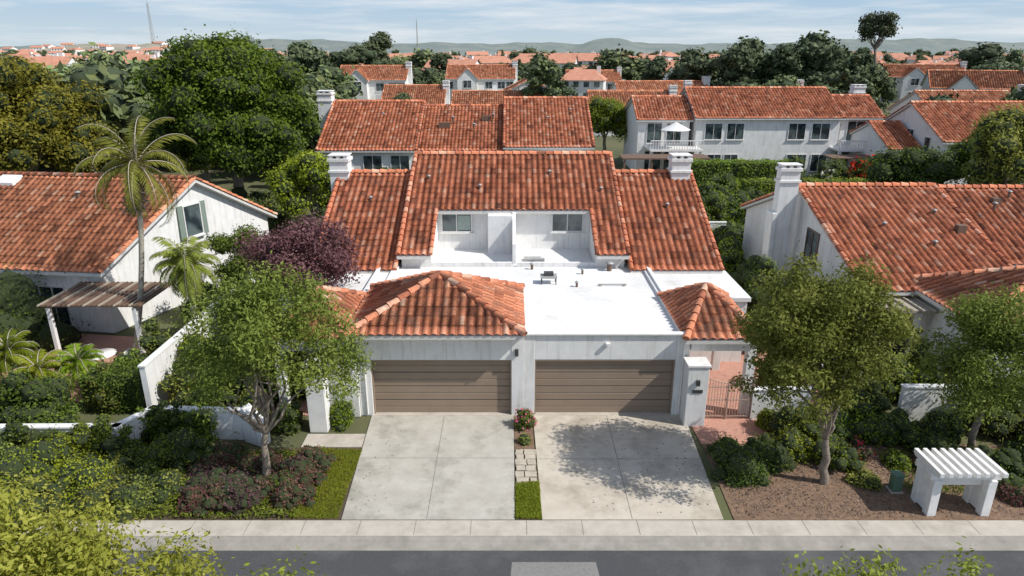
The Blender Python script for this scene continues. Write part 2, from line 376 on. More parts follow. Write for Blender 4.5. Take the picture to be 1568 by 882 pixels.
def bend(a,b,n=5,w=.15):
    a=Vector(a);b=Vector(b); L=(b-a).length; pts=[]
    for i in range(n+1):
        t=i/n; p=a.lerp(b,t)
        if 0<i<n: p+=Vector((R.uniform(-1,1),R.uniform(-1,1),R.uniform(-.3,.5)))*w*L*.3
        pts.append(tuple(p))
    return pts
def tree(name,base,c,rad,m,rc,n,size,mat,trunk=.12,fork=None,dense=True,nb=8,bark='bark',flat=.8,inner=.5,wr=.5,shell=.55,low=-.55):
    e=empty(name,base); old=PAR[0]; PAR[0]=e
    C,r=crown(c,rad[0],rad[1],rad[2],m,rc,shell,low)
    V,Q,rn=clump_leaves(C,r,n,size,flat,inner,wr)
    mesh_np('foliage',V,Q,mat,rn)
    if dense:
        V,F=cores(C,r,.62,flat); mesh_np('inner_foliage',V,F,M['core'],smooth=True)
    b=Vector(base); cc=Vector(c); fk=Vector(fork) if fork else b.lerp(cc-Vector((0,0,rad[2]*.6)),.9)
    segs=[(bend(b-Vector((0,0,.15)),fk,5,.12),list(np.linspace(trunk*1.25,trunk*.8,6)))]
    ids=list(range(len(C))); R.shuffle(ids)
    for k in range(min(nb,m)):
        p=Vector(C[ids[k]]); pts=bend(fk,p,5,.3); segs.append((pts,list(np.linspace(trunk*.5,trunk*.07,6))))
        if k+nb<m:
            q=Vector(C[ids[k+nb]]); segs.append((bend(pts[3],q,3,.3),list(np.linspace(trunk*.2,trunk*.05,4))))
    V,Q=limbs(segs); mesh_np('trunk_and_branches',V,Q,M[bark],smooth=True)
    PAR[0]=old; return e
def bush(name,x,y,r,h,mat,n=2500,size=.09,m=None,z0=0,ry=None,wr=.5,extra=None):
    e=empty(name,(x,y,z0)); old=PAR[0]; PAR[0]=e; ry=ry or r
    rc=max(.16,min(r,ry,h)*.38); m=m or int(10+8*(r*ry)/(rc*rc)*.5)
    m=min(m,140)
    d=unit(m); d[:,2]=abs(d[:,2]); rho=(.4+.7*rng.random(m))[:,None]
    C=np.array([x,y,z0+.05*h])+d*rho*np.array([max(r-rc*.6,.05),max(ry-rc*.6,.05),max(h-rc*.8,.05)])
    rr=rc*(.6+.8*rng.random(m))
    V,Q,rn=clump_leaves(C,rr,n,size,.9,.6,wr); mesh_np('foliage',V,Q,mat,rn)
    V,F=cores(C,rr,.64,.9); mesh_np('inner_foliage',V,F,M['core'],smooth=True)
    if extra:
        V,Q,rn=clump_leaves(C,rr*1.05,extra[1],extra[2],.9,.95,.9); mesh_np('flowers',V,Q,extra[0],rn)
    PAR[0]=old; return e
def hedge(name,x0,x1,y0,y1,h,mat,n=6000,size=.08,z0=0):
    e=empty(name,((x0+x1)/2,(y0+y1)/2,z0)); old=PAR[0]; PAR[0]=e
    P=np.stack([rng.uniform(x0,x1,n),rng.uniform(y0,y1,n),rng.uniform(z0,z0+h,n)],1)
    A=np.array([(y1-y0)*h,(y1-y0)*h,(x1-x0)*h,(x1-x0)*h,(x1-x0)*(y1-y0)*1.3]); f=rng.choice(5,n,p=A/A.sum())
    D=np.zeros((n,3)); j=rng.normal(0,.06,n)+.07*np.sin(P[:,0]*3)+.05*np.sin(P[:,1]*4+P[:,2]*3)
    P[f==0,0]=x0-j[f==0];D[f==0,0]=-1;P[f==1,0]=x1+j[f==1];D[f==1,0]=1
    P[f==2,1]=y0-j[f==2];D[f==2,1]=-1;P[f==3,1]=y1+j[f==3];D[f==3,1]=1
    P[f==4,2]=z0+h+j[f==4];D[f==4,2]=1
    V,Q=leaf_quads(P,D,size,.55); mesh_np('foliage',V,Q,mat,np.clip(rng.random(n)*.7+.3*(P[:,2]-z0)/h,0,1))
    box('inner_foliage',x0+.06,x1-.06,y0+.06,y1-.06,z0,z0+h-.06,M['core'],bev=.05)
    PAR[0]=old
def cover(name,x0,x1,y0,y1,h,n,size,mat,z0=0,wr=.4,patch=.9):
    P=np.stack([rng.uniform(x0,x1,n),rng.uniform(y0,y1,n),np.zeros(n)],1)
    hh=h*(.35+.65*(.5+.5*np.sin(P[:,0]*patch*2.1+1.3*np.sin(P[:,1]*2.3*patch)))*(.6+.4*np.sin(P[:,1]*3.1*patch+P[:,0])))
    P[:,2]=z0+rng.random(n)**.6*hh
    D=np.zeros((n,3)); D[:,2]=.5
    V,Q=leaf_quads(P,D,size,wr); rn=np.clip(.2+.5*rng.random(n)+.3*(P[:,2]-z0)/(h+1e-6),0,1)
    return mesh_np(name,V,Q,mat,rn,parent=None)
def palm(name,base,top,n,length,mat,trunk=.13,leaflet=.35,dead=True,droop=1.0,elmin=-.35,wr=.11):
    e=empty(name,base); old=PAR[0]; PAR[0]=e
    top=Vector(top); b=Vector(base)
    pts=[tuple(b.lerp(top,t/8)+Vector((.25*math.sin(t/8*math.pi),0,0))) for t in range(9)]
    V,Q=tube(pts,[trunk*(1.35 if i==0 else 1-.03*i) for i in range(9)],10); mesh_np('trunk',V,Q,M['palmbark'],smooth=True)
    Vs=[];Qs=[];rn=[];o=0;seg=[]
    for i in range(n):
        az=i*2.399+R.uniform(-.25,.25); el=elmin+(1.45-elmin)*((i+.5)/n)**1.0; Ln=length*R.uniform(.8,1.15)
        p=Vector(top); dirh=Vector((math.cos(az),math.sin(az),0)); path=[tuple(p)]; ns=14
        for k in range(ns):
            d=dirh*math.cos(el)+Vector((0,0,math.sin(el))); p=p+d*Ln/ns; el-=droop*(.06+.012*k)*(1.2-.4*math.sin(max(el,0))); path.append(tuple(p))
        seg.append((path,list(np.linspace(.028,.006,ns+1))))
        c=R.random()*.5+.25
        for k in range(2,ns*4):
            t=k/4; a=int(t)
            if a>=ns: break
            q=Vector(path[a]).lerp(Vector(path[a+1]),t-a); d=(Vector(path[a+1])-Vector(path[a])).normalized()
            sd=d.cross(Vector((0,0,1))); sd=sd.normalized() if sd.length>.05 else dirh.cross(Vector((0,0,1)))
            ll=leaflet*math.sin(math.pi*min(1,.15+.8*t/ns))**.6
            for s in (-1,1):
                ld=(sd*s+d*.7+Vector((0,0,-.35-.5*R.random()))).normalized(); w=d*ll*wr
                tip=q+ld*ll*R.uniform(.7,1.15)
                Vs+= [tuple(q-w*.4),tuple(q.lerp(tip,.5)-w),tuple(tip),tuple(q.lerp(tip,.5)+w)]; Qs.append((o,o+1,o+2,o+3)); o+=4; rn.append(min(1,max(0,c+R.uniform(-.2,.2))))
    mesh_np('fronds',np.array(Vs),np.array(Qs),mat,rn)
    V,Q=limbs(seg); mesh_np('frond_stems',V,Q,M['tan'])
    if dead:
        nn=1300; zz=-rng.random(nn)*1.7*length/2.6; P=np.stack([rng.normal(0,.16,nn),rng.normal(0,.16,nn),zz],1)+np.array(top)
        P[:,0]+=zz*(top.x-b.x)/(top.z+.01)
        D=np.tile([0,0,-1.],(nn,1)); V,Q=leaf_quads(P,D*0,.4,.13); mesh_np('dead_fronds',V,Q,M['l_dead'],rng.random(nn))
    PAR[0]=old

# ============================================================ GROUND, ROAD
xs=[-6000,-400,-60,60,400,6000]; ys=[-600,-60,-6.47,-6.45,60,400,9000]; zs=[-.15,-.15,-.15,-.02,-.02,-.02,-.02]
V=[(x,y,z) for y,z in zip(ys,zs) for x in xs]; F=[(j*6+i,j*6+i+1,(j+1)*6+i+1,(j+1)*6+i) for j in range(6) for i in range(5)]
mesh_py('ground',V,F,M['ground'],None)
mesh_py('road',[(-80,-14.2,-.125),(80,-14.2,-.125),(80,-6.7,-.125),(-80,-6.7,-.125)],[(0,1,2,3)],M['asphalt'],None)
mesh_py('road_patch',[(-.1,-8.6,-.12),(2.25,-8.6,-.12),(2.15,-7.2,-.12),(0,-7.2,-.12)],[(0,1,2,3)],M['patch'],None)
def strip(name,prof,x0,x1,mat):
    n=len(prof); V=[(x0,y,z) for y,z in prof]+[(x1,y,z) for y,z in prof]
    mesh_py(name,V,[(i,i+n,i+1+n,i+1) for i in range(n-1)],mat,None)
strip('sidewalk',[(-6.36,-.02),(-6.36,.012),(-6.34,.02),(-5.74,.02),(-5.72,.01),(-5.72,-.02)][::-1],-80,80,M['walk'])
strip('kerb',[(-6.78,-.15),(-6.78,-.112),(-6.60,-.10),(-6.55,-.07),(-6.48,-.01),(-6.44,.008),(-6.37,.014),(-6.365,-.02)][::-1],-80,80,M['kerb'])
strip('kerb',[(-14.0,.0),(-14.2,.0),(-14.25,-.02)],-80,80,M['kerb'])
PAR[0]=empty('sidewalk_joints',(0,-6,0))
for i in range(-26,27):
    x=i*1.52+.4
    mesh_py('joint',[(x-.008,-6.33,.0235),(x+.008,-6.33,.0235),(x+.008,-5.75,.0235),(x-.008,-5.75,.0235)],[(0,1,2,3)],M['joint'])
PAR[0]=None
def slab(name,pts,z,mat,th=.06):
    return prism(name,[(x,y,z) for x,y in pts],(0,0,-th),mat,None)
slab('driveway',[(-4.98,.15),(-4.72,-5.70),(.08,-5.70),(.06,.15)],.024,M['conc'])
slab('driveway',[(.74,.15),(.84,-5.70),(5.85,-5.70),(6.12,.15)],.024,M['conc_warm'])
PAR[0]=empty('driveway_joints',(0,-3,0))
def jline(a,b,w=.009,z=.0275):
    a=Vector((*a,z));b=Vector((*b,z)); d=(b-a).normalized(); s=Vector((-d.y,d.x,0))*w
    mesh_py('joint',[tuple(a-s),tuple(a+s),tuple(b+s),tuple(b-s)],[(0,1,2,3)],M['joint'])
jline((-2.4,.1),(-2.36,-5.68)); jline((-4.85,-2.7),(.05,-2.7)); jline((3.35,.1),(3.33,-5.68)); jline((.8,-2.75),(5.95,-2.75))
PAR[0]=None
slab('planting_strip',[(.07,.1),(.09,-2.2),(.73,-2.2),(.72,.1)],.008,M['mulch'],.02)
slab('planting_strip_base',[(.09,-2.2),(.1,-4.0),(.79,-4.0),(.75,-2.2)],.012,M['soil'],.03)
PAR[0]=empty('flagstone_path',(.4,-3,0))
yy=-2.22
while yy>-3.9:
    hgt=R.uniform(.24,.36); sp=R.uniform(.25,.42)
    for (a,b_) in ((.12,.12+sp-.03),(.12+sp,.76)):
        pts=[]
        for (x,y) in ((a,yy),(b_,yy),(b_,yy-hgt),(a,yy-hgt),):
            pts.append((x+R.uniform(-.02,.02),y+R.uniform(-.03,.02)))
        mid=[((pts[i][0]+pts[(i+1)%4][0])/2+R.uniform(-.02,.02),(pts[i][1]+pts[(i+1)%4][1])/2+R.uniform(-.02,.02)) for i in range(4)]
        pp=[v for i in range(4) for v in (pts[i],mid[i])]
        prism('flagstone',[(x,y,.05) for x,y in pp],(0,0,-.05),M['stone'])
    yy-=hgt+.03
PAR[0]=None
cover('grass_strip',.1,.82,-5.68,-4.0,.14,9000,.07,M['l_bright'],wr=.2)
slab('grass_strip_soil',[(.1,-5.7),(.82,-5.7),(.79,-4.0),(.1,-4.0)],.012,M['soil'],.03)
slab('entry_slab',[(-6.9,-1.25),(-6.9,-2.05),(-4.92,-2.05),(-4.95,-1.25)],.02,M['walk'])
slab('brick_path',[(6.14,.4),(6.25,-1.9),(8.7,-1.9),(8.7,.4)],.022,M['paver'])
slab('brick_courtyard',[(6.2,.4),(12.6,.4),(12.6,8),(6.2,8)],.018,M['paver'])
slab('brick_courtyard',[(-5.4,.0),(-12.6,.0),(-12.6,8),(-5.4,8)],.016,M['paver'])
slab('brick_patio',[(-24,1.0),(-13.6,1.0),(-13.6,6.5),(-24,8)],.016,M['paver'])
slab('mulch_bed',[(6.15,-5.7),(30,-5.7),(30,-1.92),(6.27,-1.92)],.006,M['mulch'],.02)
slab('mulch_bed',[(-40,-5.7),(-4.75,-5.7),(-4.9,-2.07),(-40,-2.07)],.004,M['soil'],.02)

# ============================================================ DUPLEX HOUSE
PAR[0]=empty('white_duplex_house',(0,8,0))
st=M['stucco']
box('garage_wall_left_pier',-5.35,-4.9,0,.3,0,3.1,st)
box('garage_wall_mid_pier',-.02,.42,-.0,.3,0,3.1,st)
box('garage_wall_mid_pier',.425,.79,.04,.3,0,3.1,st)
box('garage_wall_right_pier',5.65,6.1,0.02,.3,0,3.1,st)
box('garage_header',-4.9,-.02,.02,.3,2.16,3.1,st)
box('garage_header',.79,5.65,.05,.3,2.16,3.1,st)
box('garage_side_wall',-5.35,-5.1,.3,8.1,0,3.05,st)
box('garage_side_wall',5.85,6.1,.3,8.1,0,3.05,st)
box('garage_party_wall',.2,.4,.3,8.1,0,2.9,st)
def gdoor(x0,x1):
    n=8; h=2.16/n; prof=[]
    for i in range(n):
        z=i*h; prof+=[(.197,z+.0),(.197,z+.006),(.18,z+.022),(.18,z+h-.022),(.197,z+h-.006)]
    prof.append((.197,2.16)); k=len(prof)
    V=[(x0,y,z) for y,z in prof]+[(x1,y,z) for y,z in prof]
    mesh_py('garage_door',V,[(i,i+k,i+1+k,i+1) for i in range(k-1)],M['door'])
    for i in (1,2,3):
        z=i*2.16/4; box('garage_door_seam',x0,x1,.183,.196,z-.005,z+.005,M['darkmetal'],bev=0)
    box('garage_door_trim',x0-.0,x0+.05,.06,.17,0,2.16,M['door'],bev=.004); box('garage_door_trim',x1-.05,x1,.06,.17,0,2.16,M['door'],bev=.004)
    box('garage_door_trim',x0+.05,x1-.05,.06,.17,2.10,2.159,M['door'],bev=.004)
gdoor(-4.9,-.02); gdoor(.79,5.65)
box('garage_sill',-4.9,5.65,-.02,.2,0,.03,M['walk'],bev=0)
box('flat_roof',-5.95,6.1,.3,11.2,2.75,2.93,M['membrane'])
box('parapet_front',.42,6.15,-.03,.22,3.1,3.16,M['white'])
box('parapet_edge',5.98,6.14,.22,8.1,3.05,3.14,M['white'])
box('parapet_edge',-6.0,-5.84,3.6,8.1,2.935,3.12,M['white'])
box('roof_curb',.35,.5,.25,4.6,2.93,3.12,M['membrane'])
for y in (2.4,4.9,6.9): box('roof_seam',-5.8,5.95,y,y+.12,2.93,2.938,M['membrane'],bev=0)
hip_roof(-5.6,.42,-.42,4.5,3.25,4.62,M['tile_old'],px=-2.6,py=2.05)
box('hip_soffit_wall',-5.3,.3,.31,4.3,2.93,3.15,st)
ORG=(-5.15,7.8,3.59); sl=.466
def rz(y): return 3.59+sl*(y-7.8)
yr,zr=15.1,rz(15.1)
for k,(a,b_,ya) in enumerate(((-5.15,-3.64,7.8),(-3.64,3.8,10.75),(3.8,5.25,7.8))):
    pts=[(a,ya,rz(ya)),(b_,ya,rz(ya)),(b_,yr,zr),(a,yr,zr)]
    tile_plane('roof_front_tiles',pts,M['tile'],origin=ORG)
    prism('roof_front_deck',pts,(0,0,-.16),M['fascia'])
caps('dormer_edge_tiles',(-3.64,7.8,rz(7.8)+.02),(-3.64,10.75,rz(10.75)+.02),M['tile'],r=.1)
caps('dormer_edge_tiles',(3.8,7.8,rz(7.8)+.02),(3.8,10.75,rz(10.75)+.02),M['tile'],r=.1)
gable_block(-5.15,5.25,7.8,yr,22.4,0,3.59,zr,M['tile'],front=False,walls=False)
prism('main_walls',[(-5.0,8.2,2.9),(-5.0,8.2,rz(8.2)-.18),(-5.0,yr,zr-.18),(-5.0,22,rz(8.2)-.18),(-5.0,22,0),(-5.0,8.2,0)],(.2,0,0),st)
prism('main_walls',[(5.1,8.2,2.9),(5.1,8.2,rz(8.2)-.18),(5.1,yr,zr-.18),(5.1,22,rz(8.2)-.18),(5.1,22,0),(5.1,8.2,0)],(-.2,0,0),st)
box('main_front_wall',-4.8,-3.72,8.2,8.4,2.93,rz(8.2)-.2,st)
box('main_front_wall',3.88,4.9,8.2,8.4,2.93,rz(8.2)-.2,st)
for x,s in ((-3.72,.08),(3.8,.08)):
    prism('dormer_cheek',[(x,8.2,2.93),(x,11.1,2.93),(x,11.1,rz(11.1)-.2),(x,8.2,rz(8.2)-.2)],(s,0,0),st)
box('dormer_wall',-3.64,3.8,11.1,11.3,2.93,rz(11.1)-.19,st)
prism('dormer_party_wall',[(.02,8.6,2.93),(.02,11.1,2.93),(.02,11.1,4.95),(.02,10.6,4.9),(.02,8.6,3.9)],(.16,0,0),st)
box('dormer_bump',-1.15,.015,10.2,11.1,2.93,rz(10.75)-.12,st)
box('balcony_parapet',-3.64,.0,8.25,8.4,2.93,3.14,st); box('balcony_parapet',.2,3.8,8.25,8.4,2.93,3.14,st)
box('deck_step',-3.6,3.7,8.9,11.1,2.93,2.97,M['membrane'])
window((-2.7,11.1,4.3),(1,0),1.45,.9,1,blind=1); window((2.7,11.1,4.32),(1,0),1.5,.9,1)
for (a,b_) in ((-9.0,-5.15),(5.25,9.35)):
    gable_block(a,b_,7.4,14.2,21,0,3.0,6.17,M['tile'])
box('low_flat_roof',6.15,9.6,4.3,7.9,2.7,2.88,M['membrane']); box('low_wall',6.15,9.5,7.5,7.74,0,2.7,st)
box('low_wall',6.2,9.5,4.4,4.6,0,2.7,st)
box('low_flat_roof',-9.4,-6.02,4.3,7.9,2.7,2.88,M['membrane']); box('low_wall',-9.3,-6.0,4.4,4.6,0,2.7,st)
chimney(8.2,9.15,13.6,14.5,5,7.2); chimney(-9.35,-8.4,13.6,14.5,4,7.2)
def vent(x,y,z,h=.3,r=.05):
    V,Q=tube([(x,y,z-.1),(x,y,z+h)],[r,r],8); mesh_np('vent_pipe',V,Q,M['woodbrown'])
    V,Q=tube([(x,y,z+h),(x,y,z+h+.02),(x,y,z+h+.08)],[r*1.8,r*1.8,.01],8); mesh_np('vent_cap',V,Q,M['metal'])
for (x,y) in ((-1.6,12.3),(1.9,13.4),(-4.2,13),(4.4,12.1)): vent(x,y,rz(y)+.05,.18,.06)
for (x,y) in ((7.6,11.5),(-7,12)): vent(x,y,3+.466*(y-7.4)+.05,.18,.06)
for dx in (-.3,.3):
    for dy in (-.2,.2): box('unit_leg',1.55+dx-.02,1.55+dx+.02,6.0+dy-.02,6.0+dy+.02,2.93,3.2,M['darkmetal'],bev=0)
box('unit_tray',1.2,1.9,5.75,6.25,3.2,3.28,M['metal']); box('unit_top',1.35,1.75,5.85,6.15,3.28,3.42,M['darkmetal'])
box('roof_pipe',3.6,4.8,5.6,5.65,2.98,3.02,M['metal'],bev=0)
for x in (3.7,4.7): box('pipe_block',x-.05,x+.05,5.55,5.7,2.93,2.98,M['tan'],bev=0)
vent(4.35,7.7,2.93,.35,.11); vent(2.7,5.5,2.93,.2,.05); vent(3.1,7.2,2.93,.2,.05); vent(.9,7.9,2.93,.25,.06)
box('skylight_frame',.55,1.35,8.9,9.4,2.97,3.1,M['metal']); box('ac_unit',1.0,1.5,8.6,8.85,2.97,3.2,M['metal'])
hip_roof(5.87,8.5,-.25,4.1,3.02,4.05,M['tile_old'],px=7.15,py=2.4)
hip_roof(-8.3,-5.67,-.25,4.1,3.02,4.05,M['tile_old'],px=-6.95,py=2.0)
for s,o in ((1,0),(-1,.2)):
    box('gate_house_column',*(sorted((s*8.1+o,s*8.4+o))),.0,.3,0,2.88,st)
    box('gate_house_column',*(sorted((s*8.1+o,s*8.4+o))),3.6,3.9,0,2.88,st)
    box('gate_house_beam',*(sorted((s*6.15+o,s*8.4+o))),.02,.28,2.5,2.87,st)
box('gate_pillar',5.92,6.62,-.75,-.1,0,2.25,st); box('gate_pillar_cap',5.88,6.66,-.79,-.06,2.252,2.33,st)
box('address_plaque',6.1,6.45,-.775,-.752,1.3,1.42,M['darkmetal'],bev=0)
box('wall_lantern',6.2,6.32,-.86,-.755,1.6,1.8,M['darkmetal'])
box('gate_pillar',-6.85,-6.25,-1.15,-.6,0,2.45,st); box('gate_pillar_cap',-6.89,-6.21,-1.19,-.56,2.452,2.53,st)
box('entry_wall',-6.7,-5.36,-.1,.1,0,2.3,st)
V,Q=tube([(5.9,-.03,3.05),(5.9,-.03,.1)],[.03,.03],8); mesh_np('downspout',V,Q,M['white'])
V,Q=tube([(-5.1,-.04,3.05),(-5.1,-.04,.1)],[.03,.03],8); mesh_np('downspout',V,Q,M['white'])
box('garage_lamp',.1,.22,-.1,-.003,2.35,2.6,M['darkmetal']); box('floodlight',3.2,3.35,-.08,.048,2.72,2.82,M['white'])
PAR[0]=None
PAR[0]=empty('iron_gate',(7.5,-.2,0)); n=16; gp=M['gatepaint']
for i in range(n+1):
    x=6.75+i*(1.55/n); t=(x-6.75)/1.55; top=1.62-.2*math.sin(math.pi*t)
    V,Q=tube([(x,-.25,.08),(x,-.25,top)],[.012,.012],6); mesh_np('bar',V,Q,gp)
for z in (.12,.75,1.25): box('rail',6.72,8.33,-.268,-.232,z,z+.03,gp,bev=.003)
V,Q=tube([(6.75+1.55*t/10,-.25,1.62-.2*math.sin(math.pi*t/10)) for t in range(11)],[.018]*11,6); mesh_np('top_rail',V,Q,gp)
for x in (6.7,7.5,8.35): box('gate_post',x-.025,x+.025,-.29,-.21,0,1.7 if x!=7.5 else 1.4,gp,bev=.004)
PAR[0]=None
def gwall(name,pts,h,w=.2,z0=0):
    PAR[0]=empty(name,(pts[0][0],pts[0][1],0))
    for (a,b_) in zip(pts[:-1],pts[1:]):
        a=Vector(a);b_=Vector(b_); d=b_-a; c=(a+b_)/2
        obox('wall_panel',(c.x,c.y,z0+h/2),(d.x,d.y),d.length+w*.98,w,h,st); obox('wall_cap',(c.x,c.y,z0+h+.027),(d.x,d.y),d.length+w+.06,w+.06,.05,M['white'])
    PAR[0]=None
gwall('courtyard_wall',[(-12.7,-.1),(-12.7,11)],2.0)
gwall('low_garden_wall',[(-8.9,-1.5),(-11.9,-1.35),(-12.5,-2.5),(-20,-2.6)],1.05)
gwall('courtyard_front_wall',[(8.45,-.2),(10.3,-.2)],1.15); gwall('courtyard_side_wall',[(12.9,1.5),(12.9,9)],1.6)
gwall('garden_wall',[(13.6,-.3),(15.6,-.3)],1.3); gwall('boundary_wall',[(10,21),(10,33)],1.6); gwall('garden_wall',[(9.5,22.5),(14,22.5)],1.5)
prism('address_block',[(-8.85,-1.7,0),(-8.15,-2.05,0),(-8.15,-2.05,.75),(-8.85,-1.7,1.25)],(.15,.35,0),st,None)
mesh_py('address_plate',[(-8.75,-1.757,.85),(-8.35,-1.957,.62),(-8.35,-1.957,.78),(-8.75,-1.757,1.02)],[(0,1,2,3)],M['metal'],None)

# ============================================================ LEFT NEIGHBOUR
PAR[0]=empty('white_gable_house',(-24,12,0)); T=M['tile_pale']
E1=Vector((-18,7,3.0));Pk=Vector((-15.8,12.55,6.15));E2=Vector((-13.9,18.1,3.0)); rd=Vector((-.988,.12,0))*24
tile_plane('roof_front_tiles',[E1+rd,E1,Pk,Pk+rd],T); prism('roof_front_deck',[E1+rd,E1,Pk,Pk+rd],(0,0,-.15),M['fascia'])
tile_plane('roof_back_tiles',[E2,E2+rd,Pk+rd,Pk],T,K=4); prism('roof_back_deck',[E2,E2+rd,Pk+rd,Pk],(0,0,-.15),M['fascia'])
caps('ridge_tiles',Pk+Vector((0,0,.05)),Pk+rd+Vector((0,0,.05)),T)
caps('rake_tiles',E1+Vector((-.05,0,.03)),Pk+Vector((-.05,0,.03)),T,r=.11); caps('rake_tiles',E2+Vector((-.05,0,.03)),Pk+Vector((-.05,0,.03)),T,r=.11)
ins=Vector((-.35,.1,0)); w=Vector((0,0,-.17))
a=E1.lerp(Pk,.07)+ins+w; c=E2.lerp(Pk,.07)+ins+w; p=Pk+ins+w
prism('gable_walls',[(a.x,a.y,0),tuple(a),tuple(p),tuple(c),(c.x,c.y,0)],rd*.97,st)
gd=(E2-E1); gd.z=0; gd.normalize(); gc=Pk+ins
window((gc.x-.2*gd.x,gc.y-.2*gd.y,4.1),(gd.x,gd.y),1.1,1.6,0,shutters=True)
window((gc.x+3*gd.x,gc.y+3*gd.y,1.4),(gd.x,gd.y),1.2,1.2,1)
fd=Vector((-rd.x,-rd.y,0)).normalized()
for k,dd in enumerate((3,6.5,10.5)):
    q=a-fd*dd; window((q.x,q.y,1.2),(fd.x,fd.y),1.9,1.9,2)
def on(u,s): return E1+rd.normalized()*u+(Pk-E1)*s
q=on(9.2,.86); q2=on(10.3,.86); d=(Pk-E1)*.1; up=Vector((0,0,.2))
prism('skylight',[q+up,q2+up,q2+d+up,q+d+up],(0,0,-.2),M['white'])
for (u,s) in ((5,.75),(12,.6),(14,.85),(13,.3)): v=on(u,s); vent(v.x,v.y,v.z+.05,.25,.08)
for (x,y) in ((-18.9,4.6),(-15.4,4.6)): box('patio_post',x-.08,x+.08,y-.08,y+.08,0,2.35,M['white'])
box('patio_cover',-19.2,-15.1,4.5,7.4,2.4,2.5,M['woodbrown'])
for i in range(20): box('patio_rafter',-19.15+i*.205,-19.09+i*.205,4.3,7.3,2.502,2.56,M['woodbrown'] if i%3 else M['tan'],bev=0)
PAR[0]=None
PAR[0]=empty('patio_table',(-16.5,3.6,0))
V,Q=tube([(-16.5,3.6,0),(-16.5,3.6,.72)],[.05,.04]); mesh_np('leg',V,Q,M['metal']); V,Q=tube([(-16.5,3.6,.72),(-16.5,3.6,.75),(-16.5,3.6,.76)],[.55,.55,.001],20); mesh_np('top',V,Q,M['white']); PAR[0]=None
for (x,y,s) in ((-17.4,3.5,1),(-15.6,3.5,-1),(-16.5,2.7,1),(10.5,2.2,1),(11.6,2.2,-1)):
    PAR[0]=empty('patio_chair',(x,y,0))
    box('seat',x-.25,x+.25,y-.25,y+.25,.42,.47,M['white']); box('backrest',x-.25 if s>0 else x+.2,x-.2 if s>0 else x+.25,y-.25,y+.25,.472,.95,M['white'])
    for i in (-1,1):
        for j in (-1,1): box('leg',x+i*.22-.02,x+i*.22+.02,y+j*.22-.02,y+j*.22+.02,0,.419,M['white'],bev=0)
    PAR[0]=None

# ============================================================ RIGHT NEIGHBOUR
PAR[0]=empty('white_courtyard_house',(20,11,0)); T=M['tile']
gable_block(14.25,21.1,4.6,12.5,20.4,0,3.0,5.8,T)
gable_block(21.1,34,7.6,12.9,19,0,3.2,5.62,T,rake=False)
chimney(13.15,14.1,11.9,12.5,0,7.0); box('chimney_shoulder',12.95,13.15,11.8,12.6,0,4.6,st)
window((14.5,10.4,3.3),(0,-1),1.3,1.5,1,fmat=M['woodbrown'])
window((14.5,7.4,1.5),(0,-1),1.3,1.5,1)
box('parapet_wall',21.3,30,7.0,7.3,0,3.1,st); box('flat_roof',21.2,30,5.9,7.0,2.6,2.75,M['membrane'])
box('patio_eave',14.4,20.5,3.3,4.9,2.6,2.72,M['tan'])
for i in range(14): box('patio_rafter',14.5+i*.45,14.58+i*.45,3.1,4.8,2.725,2.8,M['tan'],bev=0)
for x in (16.0,17.3,18.8,20.2): box('patio_column',x-.09,x+.09,3.5,3.7,0,2.6,M['white'])
box('patio_glazing',14.6,16.5,4.85,4.94,0,2.3,M['glass'],bev=0)
box('garage_walls',16.6,24,1.0,5.4,0,3.0,st); hip_roof(16.3,24.3,.7,5.9,3.1,4.5,M['tile_old'],px=20.2,py=3.2)
box('upper_parapet',20.9,21.3,3,7,0,3.4,st)
for (x,y) in ((17,9),(18.6,7.6),(19.8,10),(23,10.6),(24.3,11.6)): vent(x,y,3+.354*(y-4.6)+.05,.2,.07)
box('roof_vent_box',20.1,20.5,8.5,8.8,4.3,4.8,M['woodbrown']); box('roof_vent_box',23.6,24,11.6,11.9,4.9,5.4,M['woodbrown'])
PAR[0]=None

# ============================================================ SECOND ROW
PAR[0]=empty('white_rear_house',(-5,40,0)); T=M['tile']
gable_block(-15.6,-7.6,33.4,40.4,47.5,0,4.65,7.9,T,K=5)
gable_block(-7.6,-.5,34.4,40.8,47.5,0,4.5,7.5,T,K=5,rake=False)
gable_block(-.7,6.6,33.8,40.9,47.5,0,4.85,8.15,T,K=5)
chimney(-16.8,-15.6,39.6,40.8,2,8.9)
for x in (-13.6,-11.2,-9.0): window((x,33.75,3.6),(1,0),1.5,1.3,1)
for x in (-5.5,-2.6,1.2,4.2): window((x,34.15 if x>0 else 34.75,3.2),(1,0),1.6,1.3,1)
box('balcony_slab',2,6,32.2,34,3.4,3.55,M['white'])
for (x,y) in ((-5,38),(-3.2,37),(-1.6,38.4),(3,38),(5,39.2),(-11,38.5)): vent(x,y,4.6+.466*(y-34)+.1,.3,.09)
box('roof_vent_box',-6.2,-5.2,37.4,37.8,6.0,6.45,M['woodbrown']); box('roof_vent_box',-2.6,-1.8,38.4,38.8,6.5,6.9,M['woodbrown'])
PAR[0]=None
hedge('hedge',-12,-8,31.5,32.6,2.0,M['l_mid'],3500,.16); bush('shrub',-9.4,31,1.6,3.6,M['l_mid'],2500,.18)
PAR[0]=empty('two_storey_white_house',(26,52,0))
y0=48.6
gable_block(18.3,33.2,y0-.2,y0+5.2,y0+11,.0,5.75,8.35,M['tile'],K=5)
gable_block(12.6,18.3,y0+.6,y0+4.6,y0+10,.0,5.5,7.5,M['tile'],K=5)
gable_block(33.2,37.6,y0+.6,y0+4.6,y0+10,.0,5.7,7.6,M['tile'],K=5)
yw=y0+.15
for x,w in ((20.3,1.7),(22.5,1.7),(28.7,1.7),(31.1,1.8)): window((x,yw,4.45),(1,0),w,1.6,1)
